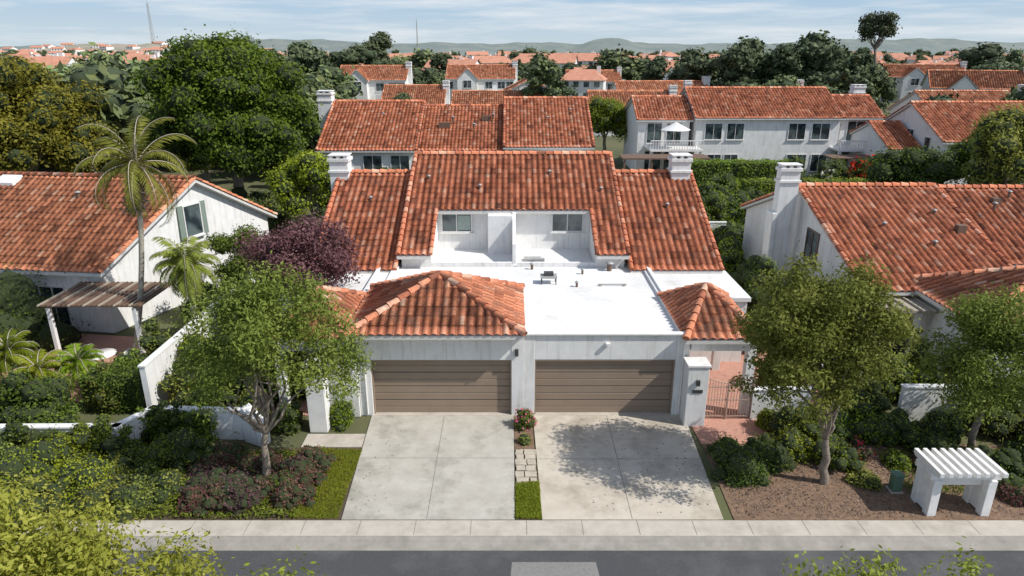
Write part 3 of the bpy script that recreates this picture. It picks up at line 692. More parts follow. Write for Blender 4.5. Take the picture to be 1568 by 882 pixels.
for x,w in ((20.6,1.4),(22.3,1.4),(29.0,2.0),(31.3,1.6)): window((x,yw,1.3),(1,0),w,1.7,1)
for x in (14.5,16.5): window((x,yw+.8,4.2),(1,0),1.5,2.0,1); window((x,yw+.8,1.4),(1,0),1.7,2.0,1)
window((35,yw+.8,4.4),(1,0),1.8,2.0,1); window((35,yw+.8,1.4),(1,0),2.2,2.0,1)
for (a,b_) in ((13.6,18.8),(32.2,37.8)):
    box('balcony_slab',a,b_,y0-2.2,y0+.9,2.75,2.95,M['white'])
    box('balcony_rail',a,b_,y0-2.2,y0-2.12,3.75,3.85,M['white'])
    nn=int((b_-a)/.25)
    for i in range(nn+1): box('baluster',a+i*(b_-a)/nn-.03,a+i*(b_-a)/nn+.03,y0-2.19,y0-2.13,2.95,3.75,M['white'],bev=0)
    for x in (a+.15,(a+b_)/2,b_-.15): box('balcony_post',x-.14,x+.14,y0-2.1,y0-1.85,0,2.75,M['white'])
box('patio_trellis',10.5,18.8,y0-5,y0-2.3,2.4,2.55,M['woodbrown'])
for x in (10.7,13.3,16,18.6): box('trellis_post',x-.08,x+.08,y0-4.9,y0-4.7,0,2.4,M['woodbrown'])
box('patio_trellis',30.5,37.5,y0-4.6,y0-2.3,2.4,2.52,M['woodbrown'])
for x in (30.7,34,37.3): box('trellis_post',x-.08,x+.08,y0-4.5,y0-4.3,0,2.4,M['woodbrown'])
chimney(36.6,37.8,54.5,55.5,5,8.7); chimney(18.6,19.3,55,55.7,6,9.1)
PAR[0]=None
PAR[0]=empty('patio_umbrella',(16.2,47.6,2.95))
V,Q=tube([(16.2,47.6,2.95),(16.2,47.6,5.3)],[.03,.03]); mesh_np('pole',V,Q,M['tan'])
V,Q=tube([(16.2,47.6,4.75),(16.2,47.6,5.5)],[1.5,.02],8); mesh_np('canopy',V,Q,M['white']); PAR[0]=None
PAR[0]=empty('white_rear_gable_house',(44,45,0))
gable_block(37.5,56,38.8,45.0,51,0,4.6,7.5,M['tile'],K=5)
window((37.75,44.5,4.4),(0,-1),1.2,1.5,1); window((37.75,41.5,4.1),(0,-1),.9,1.3,0)
gable_block(34.4,37.4,41.5,46,51,0,3.6,5.6,M['tile'],K=4)
PAR[0]=None
def far_house(name,x,y,w,d,zw,zr,rot=0,K=4,wing=True,z0=0):
    global TM
    PAR[0]=empty(name,(x,y,z0)); TM=Matrix.Translation((x,y,z0))@Matrix.Rotation(math.radians(rot),4,'Z')
    gable_block(-w/2,w/2,0,d/2,d,0,zw,zr,M['tile_pale'],K=K,P=.36,Lc=.6)
    if wing:
        ww=w*.32; cx=-w*.18
        for s in (-1,1):
            a=(cx+s*ww/2,-1.6,zw-.1); b_=(cx+s*ww/2,d*.35,zw-.1); c_=(cx,d*.35,zr-.5); d_=(cx,-1.6,zr-.5)
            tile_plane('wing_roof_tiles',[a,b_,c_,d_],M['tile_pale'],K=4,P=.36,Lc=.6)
            prism('wing_roof_deck',[a,b_,c_,d_],(0,0,-.15),M['fascia'])
        i=.3; prism('wing_walls',[(cx-ww/2+i,-1.4,0),(cx-ww/2+i,-1.4,zw-.1),(cx,-1.4,zr-.75),(cx+ww/2-i,-1.4,zw-.1),(cx+ww/2-i,-1.4,0)],(0,d*.4,0),st)
        window((cx,-1.4,zw-1.0),(1,0),1.8,1.6,1); window((cx,-1.4,1.6),(1,0),2,1.8,1)
        box('balcony_slab',w*.08,w*.46,-1.5,.3,2.9,3.05,M['white']); box('balcony_wall',w*.08,w*.46,-1.5,-1.38,3.05,3.85,M['white'])
    for t in (.12,.3,.42):
        window((w*t,.35,zw-1.3),(1,0),1.6,1.5,1)
        if zw>4.6: window((w*t,.35,1.5),(1,0),1.6,1.7,1)
    window((-w*.43,.35,zw-1.3),(1,0),1.2,1.5,0)
    chimney(w*.5-.6,w*.5+.5,d*.4,d*.5,2,zr+.9)
    TM=Matrix.Identity(4); PAR[0]=None
far_house('distant_white_house',-28,120,14,11,6.4,9.0,0)
far_house('distant_white_house',-7,136,15.5,12,6.0,8.8,0)
far_house('distant_white_house',100,150,18,12,5.8,8.6,-12)
far_house('distant_white_house',80,100,15,11,5.8,8.6,-22)
far_house('distant_white_house',-2,86,15,12,2.9,5.9,0,wing=False); far_house('distant_white_house',-17,98,11,12,3,6.2,0,wing=False)
far_house('distant_white_house',18,82,13,10,3.4,6.2,0,wing=False); far_house('distant_white_house',26,95,16,12,4.0,7.0,6,wing=False)
far_house('distant_white_house',9,108,12,12,4.2,7.3,90,wing=False)
far_house('distant_white_house',21,160,14,12,4.4,7.0,0,wing=False)
far_house('distant_white_house',60,66,14,12,4.2,7.0,0,wing=False)
far_house('distant_white_house',47,80,12,10,4.2,7.0,80,wing=False)
def simple_house(hw,hd,zw,zr2,hip):
    V=[(-hw,-hd,0),(hw,-hd,0),(hw,hd,0),(-hw,hd,0),(-hw,-hd,zw),(hw,-hd,zw),(hw,hd,zw),(-hw,hd,zw),(-hw,0,zr2),(hw,0,zr2)]
    k=3.0 if hip else -.4; e=.45
    V+=[(-hw-e,-hd-e,zw-.15),(hw+e,-hd-e,zw-.15),(hw-k,0,zr2+.15),(-hw+k,0,zr2+.15),(hw+e,hd+e,zw-.15),(-hw-e,hd+e,zw-.15)]
    F=[(0,1,5,4),(2,3,7,6),(10,11,12,13),(14,15,13,12)]; mi=[0,0,1,1]
    if hip: F+=[(1,2,6,5),(3,0,4,7),(11,14,12),(15,10,13)]; mi+=[0,0,1,1]
    else: F+=[(1,2,6,9,5),(3,0,4,8,7)]; mi+=[0,0]
    def wq(x0,x1,z0,z1):
        k=len(V); V.extend([(x0,-hd-.03,z0),(x1,-hd-.03,z0),(x1,-hd-.03,z1),(x0,-hd-.03,z1)]); F.append((k,k+1,k+2,k+3)); mi.append(2)
    for x in (-hw*.8,-hw*.35,hw*.12,hw*.58):
        wq(x,x+1.5,zw-1.9,zw-.5)
        if zw>4: wq(x,x+1.5,.6,2.2)
    k=len(V); x=hw*.6; c=[(x,1,zw),(x+1,1,zw),(x+1,2,zw),(x,2,zw)]; V.extend(c+[(a,b,zr2+1) for a,b,_ in c]); F.extend([(k,k+1,k+5,k+4),(k+1,k+2,k+6,k+5),(k+2,k+3,k+7,k+6),(k+3,k,k+4,k+7),(k+4,k+5,k+6,k+7)]); mi.extend([0]*5)
    me=bpy.data.meshes.new('distant_house'); me.from_pydata(V,[],F)
    for mm in (st,M['tile_far'],M['glass']): me.materials.append(mm)
    me.polygons.foreach_set('material_index',mi); me.update(); return me
hms=[simple_house(7,5,5,7.6,False),simple_house(8.5,6,3.4,6.2,True),simple_house(6,5.5,5.6,8,True),simple_house(9,5,5.2,7.8,False)]; hpos=[]
for i in range(420):
    D=165+520*R.random()**1.1; ang=R.uniform(-.70,.70); x=math.tan(ang)*D; y=D-21
    if any((x-a)**2+(y-b)**2<23**2 for a,b in hpos) or (abs(x+18)<30 and y<170) or (50<x<125 and y<175): continue
    hpos.append((x,y)); ob=bpy.data.objects.new('distant_house',R.choice(hms)); ob.location=(x,y,R.uniform(-.2,1.6)); ob.rotation_euler=(0,0,R.choice((0,0,math.pi/2))+R.uniform(-.4,.4)); s=R.uniform(.85,1.2); ob.scale=(s,s,s); COL.objects.link(ob)

# ============================================================ MONUMENT PERGOLA, BOX
PAR[0]=empty('white_pergola_mailbox_stand',(12.4,-5.3,0)); wm=M['white']
for x in (11.55,13.05):
    for y in (-5.55,-4.95): box('post',x,x+.24,y,y+.24,0,1.15,wm)
    box('side_panel',x+.04,x+.2,-5.31,-4.95,0.05,1.15,wm)
for y in (-5.5,-4.88): box('beam',11.45,13.4,y,y+.14,1.152,1.36,wm)
box('letterbox_shelf',11.6,13.2,-5.3,-4.9,.86,1.148,wm)
for i in range(8):
    x=11.5+i*.245; prism('slat',[(x,-5.78,1.42),(x,-5.68,1.362),(x,-4.6,1.362),(x,-4.5,1.42),(x,-4.5,1.54),(x,-5.78,1.54)],(.11,0,0),wm)
PAR[0]=None
PAR[0]=empty('green_utility_box',(11.3,-4.3,0)); box('cabinet',11.14,11.42,-4.5,-4.22,0.05,.55,M['green_box'],bev=.03); box('lid',11.12,11.44,-4.52,-4.20,.552,.6,M['green_box'],bev=.02); box('base',11.1,11.46,-4.54,-4.18,0,.048,M['walk'])
PAR[0]=None

# ============================================================ TREES
tree('olive_tree',(-7.4,-4.0,0),(-6.75,-3.7,4.5),(3.2,2.4,2.65),95,.5,30000,.115,M['l_olive'],trunk=.11,fork=(-7.2,-3.95,1.7),dense=False,nb=14,flat=.8,inner=.2,wr=.42,shell=.3,low=-.75)
tree('olive_tree',(9.35,-4.0,0),(8.5,-3.9,4.45),(2.85,2.4,2.8),100,.55,42000,.115,M['l_olive'],trunk=.12,fork=(9.2,-3.95,1.5),dense=False,nb=14,inner=.2,wr=.45,shell=.3,low=-.8)
tree('olive_tree',(14.9,-2.2,0),(14.9,-2.2,3.2),(2.4,2.0,2.5),65,.6,26000,.12,M['l_olive'],trunk=.1,dense=False,nb=10,inner=.2,wr=.42,shell=.3,low=-.8)
tree('purple_leaf_plum_tree',(-8.6,4.9,0),(-8.5,5.0,4.1),(2.8,2.1,2.2),65,.62,21000,.13,M['l_purple'],trunk=.1,dense=False,nb=12,inner=.3,wr=.5,shell=.3)
tree('large_ficus_tree',(-21,31,0),(-21,31,7.4),(6.8,6,6.5),170,1.25,70000,.27,M['l_big'],trunk=.45,nb=6,inner=.55,shell=.55)
tree('large_golden_tree',(-35.5,28,0),(-35.5,28,6.4),(7.3,6,5.6),140,1.2,50000,.26,M['l_brown'],trunk=.45,nb=6,inner=.55,shell=.6)
tree('garden_tree',(-13,23,0),(-13.2,23,3.6),(2.7,2.2,2.5),40,.8,12000,.18,M['l_bright'],trunk=.12,nb=5)
tree('garden_tree',(-28,40,0),(-28,42,5),(5,5,4.4),60,1.2,12000,.3,M['l_mid'],trunk=.3,nb=5)
tree('garden_tree',(-12.9,8.5,0),(-12.6,8.5,3.3),(1.4,1.3,1.6),30,.5,8000,.13,M['l_dark'],trunk=.08,nb=6,dense=False,inner=.3)
palm('tall_palm_tree',(-16.1,5.2,0),(-14.6,5.2,8.1),22,2.9,M['l_palm'],trunk=.12,leaflet=.55,elmin=-.6,wr=.05)
palm('garden_palm_tree',(-13.7,5.0,0),(-13.2,5.0,4.1),32,1.7,M['l_olive'],trunk=.12,leaflet=.5,elmin=-.8,wr=.06)
for (x,y,z) in ((-18.6,1.6,1.7),(-17.2,1.0,1.2),(-20.2,1.8,1.5),(-16.4,2.0,1.1)):
    palm('pygmy_palm',(x,y,0),(x,y,z),28,1.2,M['l_bright'],trunk=.07,leaflet=.32,dead=False,elmin=-.3,wr=.07)
tree('street_tree',(-6.0,-15.4,-.1),(-5.8,-15.2,6.1),(3.0,1.7,1.75),105,.4,34000,.075,M['l_front'],trunk=.08,dense=False,nb=14,inner=.1,wr=.45,shell=.3)
tree('street_tree',(-2.9,-15.6,-.1),(-3.2,-15.3,5.3),(1.7,1.2,1.65),56,.34,12000,.075,M['l_front'],trunk=.07,dense=False,nb=14,inner=.1,wr=.45,shell=.35)
tree('street_tree',(4.8,-15.8,-.1),(4.5,-15.3,5.75),(2.9,1.2,1.5),46,.3,5000,.075,M['l_front'],trunk=.05,dense=False,nb=16,inner=.1,wr=.45,shell=.4)

# shrubs : left
bush('rounded_shrub',-16.2,-1.2,1.5,2.5,M['l_dark'],9000,.11); bush('rounded_shrub',-19,-1.0,1.8,2.3,M['l_dark'],7000,.11)
bush('clipped_shrub',-22.5,5.6,3.0,3.5,M['l_dark'],9000,.13); bush('clipped_shrub',-21.5,4.0,1.6,1.7,M['l_mid'],4000,.12)
hedge('box_hedge',-15.3,-13.1,.2,1.5,1.35,M['l_dark'],7000,.09)
hedge('ivy_hedge',-13.15,-12.88,-.1,7,1.7,M['l_mid'],5000,.09)
hedge('ivy_hedge',-12.3,-9.9,-1.75,-1.56,1.02,M['l_mid'],3500,.09); bush('ivy',-11.3,-1.7,1.0,1.45,M['l_dark'],5000,.09,ry=.4); bush('ivy',-12.9,-2.75,1.3,1.4,M['l_mid'],5500,.09,ry=.5); bush('ivy',-15.2,-2.9,1.6,1.35,M['l_dark'],5000,.09,ry=.5)
bush('ivy',-17.6,-2.9,1.2,1.4,M['l_mid'],4000,.09,ry=.5)
for i in range(74):
    x=R.uniform(-17.5,-5.6); y=R.uniform(-5.35,-2.4)
    if -8.6<x and y>-3 : continue
    if x>-6.1: x-=.6
    if -9.8<x<-5.6: mt=R.choice(('l_plum','l_plum','l_purple','l_plum','l_mid')); h=R.uniform(.35,.7)
    else: mt=R.choice(('l_mid','l_olive','l_bright','l_mid','l_olive','l_bright','l_front')); h=R.uniform(.5,1.05)
    bush('garden_shrub',x,y,R.uniform(.4,.8),h,M[mt],1900,.08)
for (x,y,r,h,mt) in ((-12.4,-4.7,1.0,1.2,'l_bright'),(-14.2,-4.4,1.2,1.4,'l_bright'),(-10.6,-4.9,.9,.9,'l_olive'),(-13.4,-3.4,.8,1.3,'l_bright'),(-10.9,-3.0,.8,1.0,'l_mid'),(-15.8,-3.8,1.1,1.5,'l_olive'),(-11.6,-5.1,.9,.9,'l_front'),(-13.2,-5.2,.9,1.0,'l_front')): bush('leafy_shrub',x,y,r,h,M[mt],4500,.085)
cover('lawn_edge',-6.2,-4.85,-5.65,-2.2,.12,17000,.07,M['l_bright'],wr=.2); cover('ground_cover',-18,-6.0,-5.68,-2.3,.3,30000,.1,M['l_mid'])
bush('entry_shrub',-5.9,-.55,.5,.95,M['l_bright'],2500,.08); bush('entry_shrub',-7.6,-.9,.6,1.2,M['l_dark'],2500,.08)
for (x,y,r,h,mt) in ((-10.6,3,1.5,2.2,'l_mid'),(-11.4,6,1.3,2.6,'l_olive'),(-8.0,1.6,.9,1.9,'l_dark'),(-9.2,-.6,.9,1.3,'l_olive'),(-11.6,.6,1.0,1.9,'l_olive'),(-10.4,-.5,.8,1.5,'l_mid'),(-11.9,2.4,.9,2.3,'l_bright'),(-12.0,8,1.2,2.8,'l_mid'),(-10.8,9,1.3,3.0,'l_dark'),(-9.4,.8,1.1,2.2,'l_mid')): bush('courtyard_shrub',x,y,r,h,M[mt],4000,.1)
for (x,y,r,h,mt) in ((-13.9,3.4,.9,2.3,'l_olive'),(-12.6,12,1.6,2.8,'l_dark'),(-11.5,15,1.5,3.2,'l_mid'),(-13.8,7.2,1.1,2.6,'l_dark'),(-14.6,9.2,1.0,2.3,'l_mid'),(-13.6,10.6,1.0,2.6,'l_olive'),(-14.4,2.2,.8,1.5,'l_mid'),(-13.6,13.5,1.2,2.4,'l_bright'),(-12,19,2,3,'l_mid'),(-14.6,.6,.7,1.6,'l_olive')): bush('garden_shrub',x,y,r,h,M[mt],3500,.12)
for i in range(22): bush('garden_shrub',R.uniform(-28,-9.5),R.uniform(21,33),R.uniform(1.2,2.2),R.uniform(1.5,3.4),M[R.choice(('l_mid','l_dark','l_olive'))],1800,.2)
bush('flowering_shrub',.42,-.75,.36,.75,M['l_mid'],2200,.06,extra=(M['l_flower'],180,.1)); bush('small_plant',.42,-1.75,.2,.3,M['l_olive'],500,.06)
# right
bush('dark_shrub',7.0,-3.5,.95,.95,M['l_dark'],5500,.08); bush('dark_shrub',7.9,-3.0,.8,.95,M['l_dark'],4000,.08); bush('dark_shrub',6.9,-2.5,.6,.7,M['l_dark'],2500,.08)
for (x,y,r,h,mt) in ((9.0,-2.6,.7,1.0,'l_bright'),(10.1,-2.9,.9,.8,'l_bright'),(10.5,-1.5,.8,1.3,'l_mid'),(9.3,-1.3,.7,1.2,'l_olive'),(10.6,-4.0,.5,.35,'l_olive'),(8.75,-.9,.4,.9,'l_bright'),(11.6,-1.4,.7,1.3,'l_bright'),(12.6,-1.6,.8,1.1,'l_mid'),(13.5,-2.6,.8,.8,'l_dark'),(14.8,-3.4,1.0,.8,'l_mid'),(13.0,-3.3,.6,.5,'l_plum'),(16.3,-3.2,1.1,1.3,'l_mid'),(16.5,-4.6,.9,.7,'l_mid'),(14.5,-4.8,.5,.4,'l_plum'),(12.0,-3.0,.4,.5,'l_mid'),(18,-2.5,1.4,1.8,'l_mid'),(11.4,-.2,.9,1.5,'l_mid'),(12.6,.1,.8,1.4,'l_olive'),(16.4,-.9,1.1,1.9,'l_olive'),(17.8,-.4,1.2,2.1,'l_mid'),(9.6,-1.9,.7,1.0,'l_bright'),(14.3,-1.4,.8,1.0,'l_olive')):
    bush('garden_shrub',x,y,r,h,M[mt],2600,.08)
bush('red_leaf_shrub',11.0,-2.6,.45,.6,M['l_plum'],1500,.07,extra=(M['l_red'],120,.07))
cover('fallen_leaves',6.3,17,-5.6,-2,.05,6000,.07,M['l_dead'],wr=.5); cover('ground_cover',11.6,17,-4.6,-2.2,.2,4500,.09,M['l_mid'])
cover('fallen_leaves',2.2,6.0,-5.6,-.3,.01,160,.06,M['l_dead'],z0=.03,wr=.5); cover('fallen_leaves',-4.9,-3.6,-5.6,-1.0,.01,60,.06,M['l_dead'],z0=.03,wr=.5)
for (x,y,r,h,mt) in ((10,2,.7,1.6,'l_mid'),(11.6,3.4,1.0,2.2,'l_mid'),(12.2,1,.6,1.3,'l_dark'),(14.2,1.4,.9,1.8,'l_mid'),(15.4,2.2,.8,2.4,'l_olive'),(15.2,.6,.8,1.4,'l_bright'),(10.6,6,1.1,2.6,'l_mid'),(11.8,8.5,1.2,3,'l_mid'),(12.4,12,1.4,2.6,'l_dark'),(10.8,13,1.2,2.2,'l_mid'),(11,17,1.3,2.6,'l_mid'),(12.8,19,1.4,2,'l_bright'),(13.5,9.4,.8,3.0,'l_mid'),(13.6,7.0,.9,2.6,'l_olive'),(13.4,5.0,.9,2.4,'l_mid'),(12.0,14.5,1.2,2.4,'l_bright')):
    bush('courtyard_shrub',x,y,r,h,M[mt],3000,.11)
for i in range(34):
    x=R.uniform(9,21); y=R.uniform(21,40)
    bush('garden_shrub',x,y,R.uniform(1,1.9),R.uniform(1.2,2.4),M[R.choice(('l_mid','l_dark','l_bright','l_mid','l_olive'))],1800,.19)
hedge('tall_hedge',15,26,41.5,43.5,2.4,M['l_mid'],7000,.2); hedge('tall_hedge',20,34,36.5,38,1.6,M['l_mid'],6000,.2)
for i in range(40):
    x=R.uniform(22,46); y=R.uniform(22,44)
    if x>36 and y>37: continue
    r=R.uniform(1.2,2.4); bush('garden_shrub',x,y,r,R.uniform(1.4,3.2),M[R.choice(('l_mid','l_dark','l_mid','l_bright'))],1800,.2)
bush('bougainvillea',31.8,40,1.5,3.4,M['l_mid'],1800,.18,extra=(M['l_red'],1000,.26))
bush('white_flower_shrub',29,41.5,1.2,2.2,M['l_mid'],1500,.18,extra=(M['l_white'],300,.2))
tree('feathery_tree',(33.5,24,0),(33.5,24,5.2),(3.6,3.2,3.6),50,.9,15000,.22,M['l_olive'],trunk=.2,nb=6)
tree('garden_tree',(29,28,0),(29,28,3.2),(3.4,3,2.6),40,.9,9000,.2,M['l_dark'],trunk=.2,nb=4)
tree('garden_tree',(10.6,58,0),(10.6,58,4.6),(2.8,2.6,2.9),40,.9,8000,.25,M['l_bright'],trunk=.2,nb=4)
tree('garden_tree',(37,30,0),(37,32,4),(3.4,3,3.4),40,.9,8000,.25,M['l_mid'],trunk=.2,nb=4)

def template(name,kind):
    if kind=='round': C,r=crown((0,0,6),3.6,3.6,3.8,26,1.4,.5)
    elif kind=='tall': C,r=crown((0,0,8),2.6,2.6,6,30,1.2,.4)
    elif kind=='pine':
        h=rng.random(34); C=np.stack([rng.normal(0,1.7,34)*(1.15-h),rng.normal(0,1.7,34)*(1.15-h),3+h*10],1); r=.7+.9*(1-h)
    else: C,r=crown((0,0,3.2),4.5,4.0,2.4,26,1.3,.5)
    V,Q,rn=clump_leaves(C,r,2000,.6,.75,.5); V2,F2=cores(C,r,.66,.75)
    T1=np.concatenate([Q[:,[0,1,2]],Q[:,[0,2,3]]]); rr=np.concatenate([rn,rn])
    V3,Q3=tube([(0,0,-.3),(0,0,4)],[.3,.2],6); T3=np.concatenate([Q3[:,[0,1,2]],Q3[:,[0,2,3]]])
    VV=np.concatenate([V,V2,V3]); FF=np.concatenate([T1,F2+len(V),T3+len(V)+len(V2)])
    mi=np.concatenate([np.zeros(len(T1)),np.ones(len(F2)),np.full(len(T3),2)])
    rnn=np.concatenate([rr,np.zeros(len(F2)+len(T3))])
    ob=mesh_np(name,VV,FF,[M['l_far'],M['core_far'],M['bark']],rnn,parent=None,mi=mi); me=ob.data; bpy.data.objects.remove(ob)
    me2=me.copy(); me2.materials[0]=M['l_far2']; return me,me2
TP={k:template('distant_tree_'+k,k) for k in ('round','tall','pine','wide')}
PAR[0]=empty('distant_trees',(0,150,0))
def dtree(x,y,h,kind,dark=0,w=1.0):
    hh={'round':10.5,'tall':14.5,'pine':13.5,'wide':6.2}[kind]; s=h/hh
    ob=bpy.data.objects.new('tree',TP[kind][dark]); ob.location=(x,y,0); ob.scale=(s*w,s*w,s); ob.rotation_euler=(0,0,R.uniform(0,6.28)); link(ob)
block=[(-28,126,11),(-7,142,12),(100,156,13),(80,105,12),(-2,92,9),(-17,104,9),(18,87,8),(26,101,10),(9,108,9),(21,166,10),(60,72,10),(47,80,9),(26,54,14),(44,45,13),(-5,41,14)]
def clear(x,y):
    for a,b,r in block:
        if (x-a)**2+(y-b)**2<r*r: return False
        if y<b and b-y<75 and b>70:
            if abs(x-(a*(y+21.4)/(b+21.4)))<r*.85: return False
    for a,b in hpos:
        if (x-a)**2+(y-b)**2<81: return False
        if 0<b-y<18 and abs(x-(a*(y+21.4)/(b+21.4)))<5.5: return False
    return True
cnt=0
for i in range(3100):
    D=75+ (R.random()**1.5)*850; ang=R.uniform(-.72,.72); x=math.tan(ang)*D; y=D-21.4
    if not clear(x,y): continue
    h=R.uniform(3.8,7.6)
    if D>170: h+=R.uniform(-.5,1.5)
    if R.random()<.10: h+=4.5
    if D<150 and x<-20: h=R.uniform(5,9.5)
    if D<150 and -20<x<30: h=min(h,5.5)
    dtree(x,y,h,R.choice(('round','wide','tall','round','wide','pine')),R.choice((0,0,1)),R.uniform(.8,1.35)); cnt+=1
for (x,D,h,k,dk,w) in ((4.5,112,13.2,'tall',0,1.2),(32,128,13.5,'round',1,1),(38,122,14.5,'tall',1,1.3),(43,130,15.5,'round',1,1),(47,124,15,'tall',1,1.3),(53,128,16.5,'round',1,1),(58,135,15.5,'tall',1,1.4),(50,105,12,'pine',1,1.2),(56,110,11,'round',0,1),(40,104,9.5,'round',0,1),(63,128,12,'pine',1,1.1),(35,140,12,'round',0,1.2),(66,140,12.5,'round',0,1.2),(29,145,12.5,'tall',1,1.2),
   (-37,112,14,'tall',1,1.2),(-43,118,14,'round',1,1),(-34.5,100,10,'pine',1,1),(-42,100,12,'round',0,1.1),(-47,95,12,'round',0,1),(-52,92,13,'round',0,1),(-58,100,12,'wide',0,1.2),(-37,170,14.5,'round',1,1.2),(-19,190,13,'tall',1,1.2),(-44,150,15,'round',1,1.1),
   (-40,215,19.5,'tall',1,1.3),(110,145,13,'tall',1,1.3),(118,150,15,'round',1,1.2),(76,155,12.5,'round',1,1.2),(85,190,14,'round',0,1.3),(100,205,14.5,'tall',1,1.3),(125,190,15,'round',1,1.3),(64,90,8,'round',0,1),(55,88,7,'wide',1,1),(31,78,5,'wide',0,1),(39,74,6.5,'round',0,1),(45,62,6,'round',0,1),(50,62,6,'wide',1,1),(7,86,5.5,'round',0,1),(-18,118,6,'round',0,1)):
    dtree(x,D-21.4,h,k,dk,w)
for (x,y,h) in ((-23,50,8),(-30,55,9),(-36,58,9),(-20,60,6),(-44,50,11),(-52,45,11),(-18,52,5.5),(-45,70,11),(-33,75,9),(-25,70,6),(8,62,4.5),(40,60,6),(55,50,7),(60,48,7),(52,38,5)):
    dtree(x,y,h,R.choice(('round','wide')),R.choice((0,1)),1.15)
PAR[0]=None
tree('tall_eucalyptus_tree',(71,120,0),(71,120,15.8),(4.6,3.5,3.9),30,1.2,5200,.5,M['l_far2'],trunk=.3,nb=14,dense=False,inner=.3,shell=.3)

# ============================================================ HILLS
def ridge(name,y,pts,mat,depth=400):
    xs=np.linspace(-y*1.0,y*1.0,160); h=np.full(len(xs),-2.0)
    for (cx,s,a) in pts: h=np.maximum(h, a*np.exp(-((xs-cx)/s)**2))
    h+= (np.sin(xs*.021*2000/y)+np.sin(xs*.053*2000/y+1)*.6+np.sin(xs*.13*2000/y)*.3)*y/900
    V=[(x,y,-2) for x in xs]+[(x,y+depth*.5,z) for x,z in zip(xs,h)]+[(x,y+depth,-2) for x in xs]; n=len(xs)
    F=[(j*n+i,j*n+i+1,(j+1)*n+i+1,(j+1)*n+i) for j in range(2) for i in range(n-1)]
    mesh_py(name,V,F,mat,None,smooth=True)
ridge('hill',1400,[(215,90,36),(-200,300,24),(700,300,26),(350,200,22)],M['hill'])
ridge('hill',2600,[(0,3000,34),(-900,500,50),(1500,800,50)],M['hill'])
ridge('hill',800,[(-500,210,19)],M['hill_brown'],260)
for i in range(60):
    x=R.uniform(-760,-260); y=R.uniform(840,940); ob=bpy.data.objects.new('distant_house',R.choice(hms)); ob.location=(x,y,17*math.exp(-((x+500)/210)**2)*(y-800)/130-1); ob.rotation_euler=(0,0,R.uniform(-.5,.5)); ob.scale=(1,1,.8); COL.objects.link(ob)
def mast(x,y,h,w):
    PAR[0]=empty('radio_tower',(x,y,0)); segs=[]
    for (i,j) in ((-1,-1),(1,-1),(1,1),(-1,1)): segs.append(([(x+i*w,y+j*w,0),(x+i*w*.3,y+j*w*.3,h)],[.3,.2]))
    n=14
    for k in range(n):
        z0=h*k/n;z1=h*(k+1)/n; a=w*(1-.7*k/n); b=w*(1-.7*(k+1)/n)
        segs.append(([(x-a,y-a,z0),(x+b,y-b,z1)],[.15,.15])); segs.append(([(x+a,y-a,z0),(x-b,y-b,z1)],[.15,.15]))
    segs.append(([(x,y,h),(x,y,h*1.08)],[.2,.1]))
    V,Q=limbs(segs); mesh_np('lattice',V,Q,M['metal']); PAR[0]=None
mast(-485,960,70,2.2); mast(-128,960,48,.8)

# ============================================================ LIGHT, SKY, CAMERA
el=math.radians(46); az=Vector((.95,-.33,0)).normalized()
S=Vector((az.x*math.cos(el),az.y*math.cos(el),math.sin(el)))
sd=bpy.data.lights.new('sun','SUN'); sd.energy=4.7; sd.angle=math.radians(.5); sd.color=(1,.965,.90)
so=bpy.data.objects.new('sun',sd); so.rotation_euler=S.to_track_quat('Z','Y').to_euler(); so.location=(30,-20,40); COL.objects.link(so)
w=bpy.data.worlds.new('World'); scene.world=w; w.use_nodes=True; nt=w.node_tree; L=nt.links.new
bg=nt.nodes['Background']; sky=N(nt,'ShaderNodeTexSky'); sky.sky_type='NISHITA'; sky.sun_disc=False
sky.sun_elevation=el; sky.sun_rotation=math.atan2(az.x,az.y); sky.air_density=1.0; sky.dust_density=.6; sky.ozone_density=1.5
tc=N(nt,'ShaderNodeTexCoord')
sx=N(nt,'ShaderNodeSeparateXYZ'); L(tc.outputs['Generated'],sx.inputs[0])
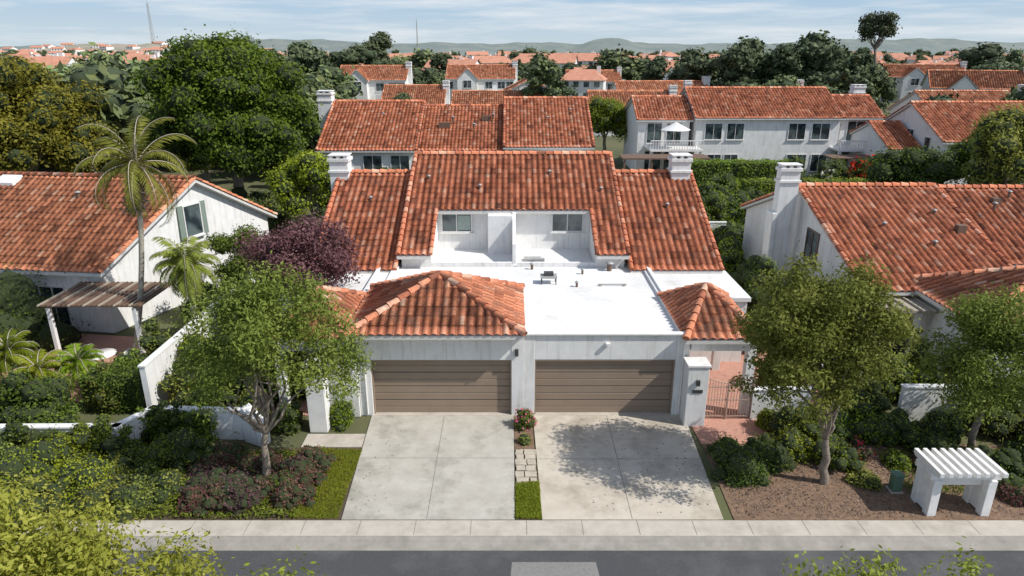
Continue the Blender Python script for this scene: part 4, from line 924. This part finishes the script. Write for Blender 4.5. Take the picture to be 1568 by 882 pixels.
mz=N(nt,'ShaderNodeMapRange'); mz.inputs['From Min'].default_value=.08; mz.inputs['From Max'].default_value=.45; mz.inputs['To Min'].default_value=.9; mz.inputs['To Max'].default_value=0
L(sx.outputs['Z'],mz.inputs['Value'])
gr=N(nt,'ShaderNodeMapRange'); gr.inputs['From Min'].default_value=0; gr.inputs['From Max'].default_value=.07; L(sx.outputs['Z'],gr.inputs['Value'])
gc_=ramp(nt,[(0,(.55,.66,.74)),(1,(.36,.53,.73))]); L(gr.outputs['Result'],gc_.inputs['Fac'])
gm=N(nt,'ShaderNodeMixRGB',blend_type='MULTIPLY'); gm.inputs['Fac'].default_value=1; L(gc_.outputs['Color'],gm.inputs['Color1']); gm.inputs['Color2'].default_value=(7.4,7.4,7.4,1)
hz=N(nt,'ShaderNodeMixRGB'); L(mz.outputs['Result'],hz.inputs['Fac']); L(sky.outputs['Color'],hz.inputs['Color1']); L(gm.outputs['Color'],hz.inputs['Color2'])
mp=N(nt,'ShaderNodeMapping'); mp.inputs['Scale'].default_value=(2.6,2.6,30); L(tc.outputs['Generated'],mp.inputs['Vector'])
nz=N(nt,'ShaderNodeTexNoise'); nz.inputs['Scale'].default_value=1.6; nz.inputs['Detail'].default_value=8; nz.inputs['Roughness'].default_value=.62; L(mp.outputs['Vector'],nz.inputs['Vector'])
rp=ramp(nt,[(.44,(0,0,0)),(.68,(.85,.85,.85))]); L(nz.outputs['Fac'],rp.inputs['Fac'])
mx=N(nt,'ShaderNodeMixRGB'); L(rp.outputs['Color'],mx.inputs['Fac']); L(hz.outputs['Color'],mx.inputs['Color1']); mx.inputs['Color2'].default_value=(5.8,6.05,6.3,1)
L(mx.outputs['Color'],bg.inputs['Color']); bg.inputs['Strength'].default_value=.14
cam=bpy.data.cameras.new('camera'); cam.lens=24; cam.sensor_width=36; cam.clip_end=20000; cam.clip_start=.1
co=bpy.data.objects.new('camera',cam); co.location=(0,-21.4,12.3); co.rotation_euler=(math.radians(70.7),0,0); COL.objects.link(co); scene.camera=co
print('distant trees',cnt,'houses',len(hpos))
